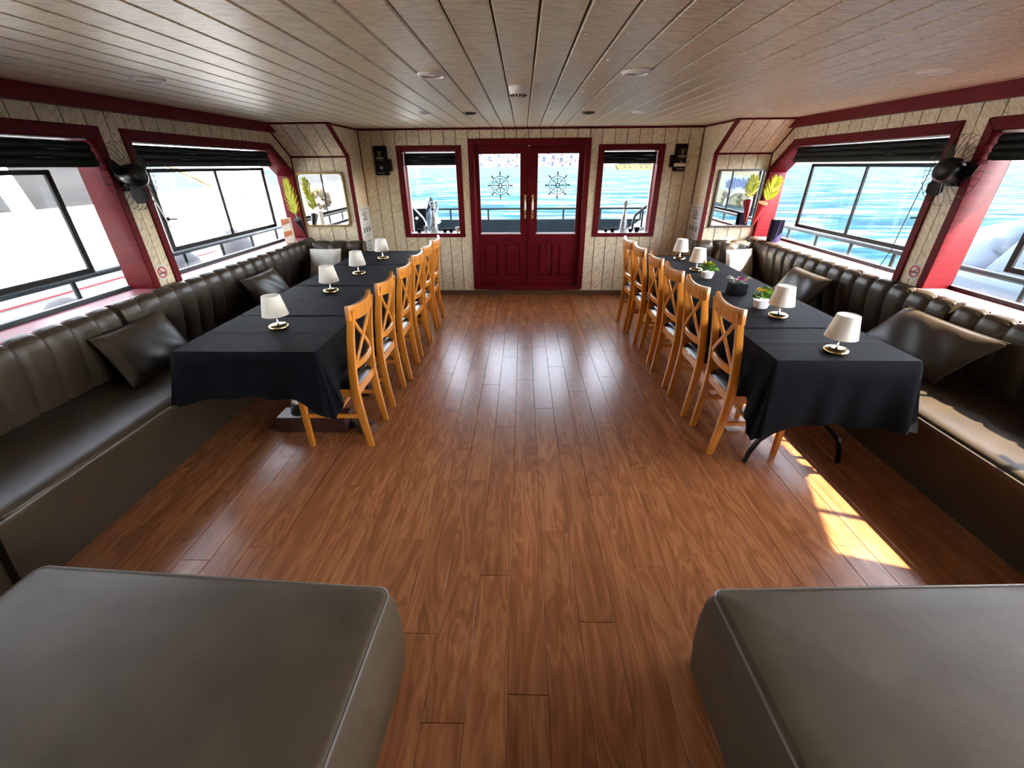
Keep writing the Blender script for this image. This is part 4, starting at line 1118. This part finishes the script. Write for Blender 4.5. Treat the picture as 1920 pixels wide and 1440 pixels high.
cup(1.45, YF+.05, .030, .04, M['potb'], 'small dark bowl just right of the right decanter', g1)
cup(1.535, YF+.05, .038, .06, M['potb'], 'wide dark bowl nearest the stair rail on the right front sill', g1)

# ------------------------------------------------------------------ palm sprays, cones and boxes in the corners
def palm_spray(s, base, tip, label, vase_m, vase_top, vase_bot, vase_r, seed, spread):
    rnd = random.Random(seed); base, tip = Vector(base), Vector(tip)
    t = thing('palm_spray', label, 'plant', tuple(vase_bot), 'yellow palm sprays in wall cones')
    ax = (tip-base); L = ax.length; d = ax.normalized(); sd = d.cross(Vector((0, 1, 0))).normalized(); nn = d.cross(sd)
    vb, vt = Vector(vase_bot), Vector(vase_top)
    cn = part('cone', MB().tube([vb, vb*.5+vt*.5, vt], vase_r, 16, (0, 1, 0), taper=[.15, .6, 1.0]), vase_m, t)
    part('cone_rim', MB().tube([vt, vt+(vt-vb).normalized()*.008], vase_r*1.04, 16, (0, 1, 0)), M['orange'] if s > 0 else vase_m, cn)
    part('stem', MB().tube([vt, base, base+ax*.9], .0035, 6, (0, 1, 0)), M['leafd'], t)
    def blade(p, dr, l, wd):
        dr = dr.normalized(); w_ = dr.cross(nn).normalized()*wd
        return [p-w_*.4, p+dr*l*.45-w_, p+dr*l, p+dr*l*.45+w_, p+w_*.4]
    for k in range(64):
        f = (k//2)/32; sg = 1 if k % 2 else -1; p = base+ax*(f*.88)
        env = math.sin(PI*min(1, .18+f*.86))**.8
        dr = d*(.75+.5*f)+sd*sg*spread*(1-.45*f)+nn*rnd.uniform(-.5, .5)
        q = blade(p, dr,   .065+.075*env, .0085)
        part('leaflet', MB().add(q, [(0, 1, 2, 3, 4)]), M['palm'], t)
    return t
palm_spray(-1, (-2.665, 5.215, 1.16), (-2.70, 5.235, 1.55), 'bright yellow-green palm spray in a black cone in the left corner', M['dkcone'], (-2.662, 5.235, 1.10), (-2.655, 5.35, .90), .045, 1, .62)
palm_spray(1, (2.765, 5.24, 1.28), (2.80, 5.20, 1.52), 'yellow palm spray in a red cone hanging in the right corner', M['redcone'], (2.745, 5.27, 1.245), (2.735, 5.36, 1.0), .05, 2, .95)
t = thing('carton_box', 'orange and white striped carton standing on the left sill in the corner', 'box', (-2.70, 5.03, ZS+.006))
part('carton', MB().obox((-2.70, 5.03, ZS+.006+.135), (.046, .010, 0), (-.008, .036, 0), (0, 0, .135)), M['boxcream'], t, bevel=.002, seg=1)
cB = Vector((-2.70, 5.03, ZS+.006+.135)); ua = Vector((.046, .010, 0)); ub = Vector((-.008, .036, 0))
for z0, z1 in ((.055, .120), (-.075, -.012)):
    c = cB-ub*1.01
    part('orange_stripe', MB().prism([c-ua*.98+Vector((0, 0, z0)), c+ua*.98+Vector((0, 0, z0+.032)), c+ua*.98+Vector((0, 0, min(z1+.02, .13))), c-ua*.98+Vector((0, 0, z1))], -ub*.02), M['orange'], t)
t = thing('carton_box', 'dark navy carton with painted lilac sheen standing on the right sill in the corner', 'box', (2.84, 5.03, ZS+.006))
part('carton', MB().obox((2.84, 5.04, ZS+.006+.115), (.055, .0, 0), (0, .045, 0), (0, 0, .115)), M['navy'], t, bevel=.002, seg=1)
part('lilac_sheen', MB().prism([(2.828, 4.9945, ZS+.05), (2.842, 4.9945, ZS+.05), (2.856, 4.9945, ZS+.234), (2.846, 4.9945, ZS+.234)], (0, -.0008, 0)).prism([(2.80, 4.9945, ZS+.008), (2.893, 4.9945, ZS+.008), (2.893, 4.9945, ZS+.11)], (0, -.0008, 0)), M['lilac'], t)  # purple sheen of the carton painted on as flat lilac shapes
# blind cord on the right window
single('blind_cord', MB().tube([(2.80, 3.30, 1.62), (2.83, 3.36, 1.42), (2.845, 3.40, 1.22), (2.85, 3.42, 1.05), (2.82, 3.43, .93), (2.78, 3.46, .872), (2.75, 3.55, .870)], .003, 6, (0, 1, 0)), M['ink'], 'thin black blind cord hanging down beside the right pillar', 'cord', (2.80, 3.30, .87))
single('blind_cord', MB().tube([(-2.72, 3.285, 1.66), (-2.735, 3.31, 1.5), (-2.74, 3.36, 1.36), (-2.745, 3.40, 1.24)], .005, 6, (0, 1, 0)), M['white'], 'short white blind cord hanging beside the left pillar', 'cord', (-2.72, 3.285, 1.24))

# ------------------------------------------------------------------ outside: own decks and railings
for s, nm in ((-1, 'left'), (1, 'right')):
    X = lambda x: side(s, x); a, b = X(XG-.03), X(-3.66)
    struct('side_deck_' + nm, MB().box(min(a, b), max(a, b), YB, 8.15, -.12, -.02), M['deck'])
    t = thing('deck_railing', 'grey metal side-deck railing outside the %s windows' % nm, 'railing', (X(-3.6), 3, 0), 'side-deck railings')
    part('top_rail', MB().tube([(X(-3.6), YB, .86), (X(-3.6), 8.1, .86)], .024, 8, (0, 0, 1)), M['rail'], t)
    part('mid_rail', MB().tube([(X(-3.6), YB, .42), (X(-3.6), 8.1, .42)], .015, 8, (0, 0, 1)), M['rail'], t)
    k = 0
    for i in range(-7, 9):
        y = 3.26 + .62*i if s < 0 else 3.15+.62*i
        if y < YB: continue
        part('post', MB().tube([(X(-3.6), y, -.02), (X(-3.6), y, .86)], .019, 8, (0, 1, 0)), M['rail'], t)
struct('fore_deck', MB().box(XG-.03, mx(XG-.03), YF+.13, 8.15, -.12, 0), M['deck'])
struct('hull', MB().box(-3.68, mx(-3.68), YB-2, 8.2, -1.4, -.12), M['whitepaint'])
t = thing('bow_bulwark', 'dark navy bulwark with thin rail across the foredeck beyond the door', 'railing', (CX, 8.1, 0))
part('plate', MB().box(-3.6, mx(-3.6), 8.05, 8.12, 0, .785), M['raildark'], t)
part('top_rail', MB().tube([(-3.6, 8.08, .962), (mx(-3.6), 8.08, .962)], .017, 8, (0, 0, 1)), M['raildark'], t)
for x in (-3.0, -2.2, -1.30, -.62, .055, .725, 1.385, 2.1, 2.9): part('post', MB().tube([(x, 8.08, .78), (x, 8.08, .962)], .016, 8, (0, 1, 0)), M['raildark'], t)
t = thing('deck_locker', 'dark deck locker with white top on the foredeck outside the left front window', 'locker', (-1.85, 7.2, 0))
lb = part('body', MB().box(-2.2, -1.51, 7.0, 7.6, 0, 1.06), M['raildark'], t, bevel=.01, seg=1)
part('lid', MB().box(-2.22, -1.49, 6.98, 7.62, 1.06, 1.105), M['whitepaint'], t, bevel=.008, seg=1)
for x in (-1.735, -1.665): part('knob', MB().lathe([(.022, 6.985), (.022, 7.0)], 12, (x, 0, .925), 'y'), M['white'], lb)
t = thing('hand_rail', 'steel stair handrail sloping down beside the dark locker on the foredeck', 'railing', (-1.62, 6.8, 0))
part('rail', MB().tube([(-1.69, 6.8, 1.13), (-1.52, 6.8, .95), (-1.485, 6.8, .88), (-1.48, 6.8, .0)], .014, 8, (0, 1, 0)), M['chrome'], t)
part('post', MB().tube([(-1.69, 6.8, 0), (-1.69, 6.8, 1.13)], .012, 8), M['raildark'], t)
t = thing('hand_rail', 'black stair handrail sloping outside the right front window', 'railing', (1.8, 6.8, 0))
part('rail', MB().tube([(1.665, 6.8, .0), (1.668, 6.8, .90), (1.69, 6.8, .97), (1.90, 6.8, 1.145), (2.1, 6.8, 1.30)], .020, 8, (0, 1, 0)), M['black'], t)
part('post', MB().tube([(1.80, 6.8, .80), (1.80, 6.8, 1.06)], .014, 8), M['black'], t)
single('ramp_panel', MB().prism([(1.70, 7.2, .60), (2.30, 7.2, 1.00), (2.30, 7.2, .0), (1.70, 7.2, .0)], (0, .5, 0)), M['rail'], 'grey sloping panel on the foredeck behind the black handrail', 'panel', (2.0, 7.4, .0))
def sheet(u, v):
    return (-1.49+.20*u+.02*math.sin(7*v), 6.9+.10*math.sin(5*u+2*v), 1.20-.32*v+.03*math.sin(6*u))
single('plastic_sheet', MB().grid(sheet, 12, 12), M['plasticblue'], 'pale blue crumpled plastic sheet beside the dark locker behind the left decanter', 'sheet', (-1.4, 6.9, .88))

# ------------------------------------------------------------------ left neighbour: white motor yacht
t = thing('motor_yacht', 'large white motor yacht moored alongside the left windows', 'boat', (-6.5, 2, -1.3))
hp = [(-5.0, -12), (-5.0, 9.2), (-5.15, 10.6), (-5.6, 12.0), (-6.4, 13), (-9, 13), (-9, -12)]
part('hull', MB().prism([(x, y, -1.4) for x, y in hp], (0, 0, 2.6)), M['hull'], t, bevel=.05, seg=2)
part('rubbing_strake', MB().prism([(-4.985, -12, .44), (-4.985, 9.2, .44), (-5.02, 9.2, .44), (-5.02, -12, .44)], (0, 0, .012)), M['redink'], t)
part('bulwark_cap', MB().box(-5.06, -4.97, -12, 9.2, 1.19, 1.225), M['whitepaint'], t)
part('cabin', MB().prism([(-5.35, -12, 1.2), (-5.35, 9.75, 1.2), (-5.6, 9.55, 2.35), (-5.6, -12, 2.35)], (-3.2, 0, 0)), M['hull'], t)
part('saloon_glass', MB().prism([(-5.345, -11, 1.25), (-5.345, 4.6, 1.25), (-5.585, 4.6, 2.30), (-5.585, -11, 2.30)], (-.05, 0, 0)), M['tint'], t)
part('saloon_glass', MB().prism([(-5.345, 4.85, 1.25), (-5.345, 5.9, 1.25), (-5.585, 5.9, 2.30), (-5.585, 4.85, 2.30)], (-.05, 0, 0)), M['tint'], t)
part('wheelhouse_glass', MB().prism([(-5.355, 6.35, 1.33), (-5.345, 7.7, 1.36), (-5.46, 6.9, 1.72), (-5.50, 6.35, 1.85)], (-.05, 0, 0)), M['green_tint'], t)
part('glass_trim', MB().sweep([(-5.34, 6.30, 1.31), (-5.33, 7.85, 1.34), (-5.46, 6.9, 1.78), (-5.50, 6.3, 1.92)], [(-.012, -.03), (.012, -.03), (.012, .03), (-.012, .03)], (1, 0, 0), False, True), M['cream'], t)
for y in (-2, 0, 2, 4, 6, 8): part('cleat', MB().box(-5.04, -4.99, y, y+.12, 1.225, 1.26), M['chrome'], t)
gf = 'grey covered fenders hanging on the yacht side'
for k, (x, y, z) in enumerate(((-4.55, 3.95, .05), (-4.55, 5.62, .22), (-4.55, 6.85, .33))):
    single('boat_fender', MB().lathe([(.05, -.62), (.17, -.54), (.23, -.38), (.24, 0), (.235, .18), (.20, .34), (.11, .44), (.03, .47)], 18, (x, y, z)), M['fender'],
           ['grey covered fender outside the nearest left window', 'grey covered fender outside the middle of the far left window', 'grey covered fender outside the far end of the far left window'][k], 'fender', (x, y, z-.62), gf)

# ------------------------------------------------------------------ right neighbour: white boat in shade
t = thing('cabin_boat', 'white boat lying in shade outside the right windows', 'boat', (6.5, 4, -1.3))
hp = [(5.0, 1.5), (5.0, 4.6), (5.1, 5.5), (5.4, 6.3), (6.1, 7.0), (7.5, 7.2), (8.0, 6.5), (8.0, 1.5)]
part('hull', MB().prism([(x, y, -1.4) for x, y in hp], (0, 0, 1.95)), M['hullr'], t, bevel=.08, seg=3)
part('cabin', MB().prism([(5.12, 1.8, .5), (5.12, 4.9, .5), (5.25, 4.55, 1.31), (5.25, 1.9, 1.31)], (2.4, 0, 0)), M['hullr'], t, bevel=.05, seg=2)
for z, xx in ((.72, 5.155), (1.02, 5.20)): part('moulding', MB().box(xx-.03, xx+.02, 1.9, 4.5, z, z+.022), M['rail'], t)
part('foredeck_dome', MB().ball((5.95, 5.2, .5), .75, .85, .55, 24, 14), M['hullr'], t)
part('radar_dome', MB().lathe([(.16, .55), (.30, .62), (.34, .74), (.30, .88), (.16, .97), (.001, .99)], 24, (5.55, 4.85, .15)), M['hullr'], t)

# ------------------------------------------------------------------ sea, far shore, ferry
sea = MB().grid(lambda u, v: ((u-.5)*3000, -300+v*1800, -1.3), 40, 40)
o = link('sea', sea.mesh('sea'), M['water']); o['kind'] = 'stuff'; o['label'] = 'choppy turquoise sea outside the windows'; o['category'] = 'water'
def hill(u, v):
    a = -1.05+2.5*u; r = 850+v*320; rnd = math.sin(u*37)*.5+math.sin(u*91+1)*.3+math.sin(u*17+2)*.6
    return (r*math.sin(a), r*math.cos(a), -2+v*(44+9*rnd)*1.0)
o = link('hillside', MB().grid(hill, 160, 8).mesh('hillside'), M['land']); o['kind'] = 'structure'; OFF[o.name] = (0, 0, 0)
rnd = random.Random(11); gh = 'houses along the far shore'
protos = []
for m_, rm, hl in (('houseA', 'roof', 'small cream house with terracotta roof on the far shore'), ('houseB', 'roof', 'small white house with terracotta roof on the far shore'), ('houseC', 'houseB', 'small blue house with white roof on the far shore'), ('houseB', 'houseA', 'small white house with pale roof on the far shore')):
    t = thing('shore_house', hl, 'house', (0, 0, -60), gh)
    part('walls', MB().box(-.5, .5, -.5, .5, 0, .7), M[m_], t, local=True)
    part('roof', MB().prism([(-.54, -.54, .7), (.54, -.54, .7), (0, -.54, 1.0)], (0, 1.08, 0)), M[rm], t, local=True)
    protos.append(t)
cnt = 0
for row in range(3):
    for k in range(26):
        a = -.112+.245*(k+.5+rnd.uniform(-.12, .12))/26; v = .03+.17*row+rnd.uniform(0, .08); r = 850+v*320-6
        u = (a+1.05)/2.5; z = hill(u, v)[2]
        p = protos[cnt % 4]; sc = (rnd.uniform(3.2, 6.6), 8, rnd.uniform(4, 13))
        if cnt < 4: q = p; q.location = (r*math.sin(a), r*math.cos(a), z-1.5); q.rotation_euler = (0, 0, -a)
        else: q = dup(p, (r*math.sin(a), r*math.cos(a), z-1.5), -a, p['label'], gh)
        q.scale = sc; cnt += 1
t = thing('ferry', 'long yellow ferry on the water seen through the right front window', 'boat', (68, 283, -1.3))
part('hull', MB().prism([(57, 280, -1.5), (83, 280, -1.5), (84, 280, 1.6), (55, 280, 1.6)], (0, 6, 0)), M['ferry'], t)
part('deck_line', MB().box(56.5, 83, 279.8, 286, 1.6, 2.3), M['ferryd'], t)
part('roof', MB().box(59, 83, 279.5, 286, 3.6, 4.1), M['ferryd'], t)
for k in range(7): part('window', MB().box(59.5+3.2*k, 60.6+3.2*k, 279.85, 280, -.1, .8), M['ferryd'], t)
for k in range(8): part('post', MB().box(59.2+3.3*k, 59.5+3.3*k, 280, 280.3, 2.3, 3.6), M['ferryd'], t)

# ------------------------------------------------------------------ quay behind, seen only in the corner mirrors
struct('quay', MB().box(8.7, 60, -60, -12, -3, -1.75).box(-60, -9.2, -60, -8, -3, -.5), M['stone'])
q = Vector((.42, -.907, 0)); rt = Vector((.907, .42, 0)).normalized() * -1   # facade looks back at the boat
C = Vector((16.9, -25.4, -1.75)); r = Vector((-.10, -1, 0)).normalized(); nf = Vector((-1, .10, 0)).normalized()
t = thing('quay_cafe', 'pale yellow quay front with blue lettering reflected in the right corner mirror', 'building', tuple(C))
part('wall', MB().obox(C-nf*1.2+Vector((0, 0, 1.5)), r*6, nf*1.0, (0, 0, 1.5)), M['pale_wall'], t)
part('roof', MB().obox(C-nf*1.2+r*1.0+Vector((0, 0, 3.05)), r*1.4, nf*1.1, (0, 0, .14)), M['orange'], t)
part('sign_board', MB().obox(C-nf*.15+Vector((0, 0, 2.0)), r*3.0, nf*.04, (0, 0, .55)), M['signboard'], t)
st = MB(); rnd = random.Random(21)
for k in range(17):
    f = -2.35+k*.29; arch = .22*(1-(f/2.5)**2); c = C+r*f+nf*-.08+Vector((0, 0, 1.85+arch)); h = rnd.choice((.24, .30, .34, .40)); tl = .10
    st.obox(c, r*.052, nf*.03, Vector(r)*tl+Vector((0, 0, h)))
    if k % 2: st.obox(c+r*.12+Vector((0, 0, rnd.uniform(-.2, .2))), r*.10, nf*.03, (0, 0, .05))
part('lettering', st, M['blue'], t)
arc = [C+nf*-.12+r*(2.1*math.cos(PI*k/24))+Vector((0, 0, 1.45*math.sin(PI*k/24))) for k in range(25)]
part('arch', MB().tube(arc, .09, 8, tuple(nf)), M['white'], t)
for k, (f, l) in enumerate(((-.95, 'left'), (1.25, 'right'))):
    c = C+nf*.5+r*f
    t2 = thing('topiary', 'olive ball topiary %s of the person, reflected in the right mirror' % ('right' if k == 0 else 'left'), 'plant', tuple(c))
    part('planter', MB().lathe([(.18, 0), (.24, .35)], 14, tuple(c)), M['potw'], t2)
    part('foliage', MB().ball(c+Vector((0, 0, .55)), .25, .25, .22).ball(c+Vector((0, 0, .92)), .23, .23, .2).ball(c+Vector((0, 0, 1.26)), .20, .20, .18), M['olive'], t2)
# the person on the quay: one continuous skinned body with clothing areas
def person(loc, yaw, label):
    J = [(0, 0, .93), (0, 0, 1.12), (0, 0, 1.36), (0, 0, 1.46), (0, .01, 1.56), (0, .015, 1.68),
         (.09, 0, .88), (.11, .02, .48), (.12, -.02, .06), (.12, .13, .03), (-.09, 0, .88), (-.11, .06, .48), (-.12, .02, .06), (-.12, .17, .03),
         (.19, 0, 1.38), (.27, .04, 1.12), (.20, .22, 1.05), (.15, .28, 1.06), (-.19, 0, 1.38), (-.27, .04, 1.12), (-.20, .22, 1.05), (-.15, .28, 1.06)]
    E = [(0,1),(1,2),(2,3),(3,4),(4,5),(0,6),(6,7),(7,8),(8,9),(0,10),(10,11),(11,12),(12,13),(2,14),(14,15),(15,16),(16,17),(2,18),(18,19),(19,20),(20,21)]
    Rd = [.14,.13,.15,.055,.085,.07,.095,.065,.045,.03,.095,.065,.045,.03,.07,.05,.04,.03,.07,.05,.04,.03]
    me = D.meshes.new('body'); me.from_pydata(J, E, []); o = D.objects.new('person', me); COL.objects.link(o)
    md = o.modifiers.new('skin', 'SKIN'); 
    for i, v_ in enumerate(me.skin_vertices[0].data): v_.radius = (Rd[i], Rd[i]*.85); v_.use_root = (i == 0)
    o.modifiers.new('sub', 'SUBSURF').levels = 1; o.modifiers['sub'].render_levels = 1
    dg = bpy.context.evaluated_depsgraph_get(); ev = o.evaluated_get(dg); m2 = D.meshes.new_from_object(ev)
    o.modifiers.clear(); o.data = m2
    for k in ('skin', 'jacket', 'jeans'): m2.materials.append(M[k])
    for p in m2.polygons:
        z = p.center.z; p.use_smooth = True
        p.material_index = 0 if z > 1.44 else (2 if z < .95 and not (abs(p.center.x) > .16 and z > .9) else 1)
        if math.hypot(p.center.x, 0) < .2 and p.center.y > .24 and z > 1.0: p.material_index = 0
    o.location = loc; o.rotation_euler = (0, 0, yaw)
    o['label'] = label; o['category'] = 'person'; OFF[o.name] = (0, 0, 0)
    hair = MB().ball((0, -.01, 1.665), .088, .095, .085, 14, 8)
    link('hair', hair.mesh('hair'), M['jacket'], o)
    return o
person(tuple(C+nf*.9+r*.05), math.radians(75), 'person in dark jacket and pale jeans standing on the quay, reflected in the right mirror')
rnd = random.Random(5); tb = MB()
for k in range(60):
    a = rnd.uniform(0, 2*PI); h = rnd.uniform(-1, 1); q = math.sqrt(1-h*h); rr = rnd.uniform(.17, .22)
    tb.ball((-4.56+rr*q*math.cos(a), .74+rr*q*math.sin(a), 1.0+rr*h*.95), .05, .05, .05, 8, 5)
t = single('tan_bundle', tb, M['tan'], 'round tan bundle outside, reflected in the left corner mirror', 'bundle', (-4.56, .74, .77))
t = thing('quay_block', 'white quay building reflected in the left corner mirror', 'building', (-14, -20, -.5))
part('wall', MB().box(-18, -9.6, -24, -16, -.5, 6), M['houseB'], t)
for k in range(5):
    for j in range(3): part('window', MB().box(-17.4+1.6*k, -16.6+1.6*k, -16.02, -15.98, .6+1.8*j, 1.7+1.8*j), M['tint'], t)
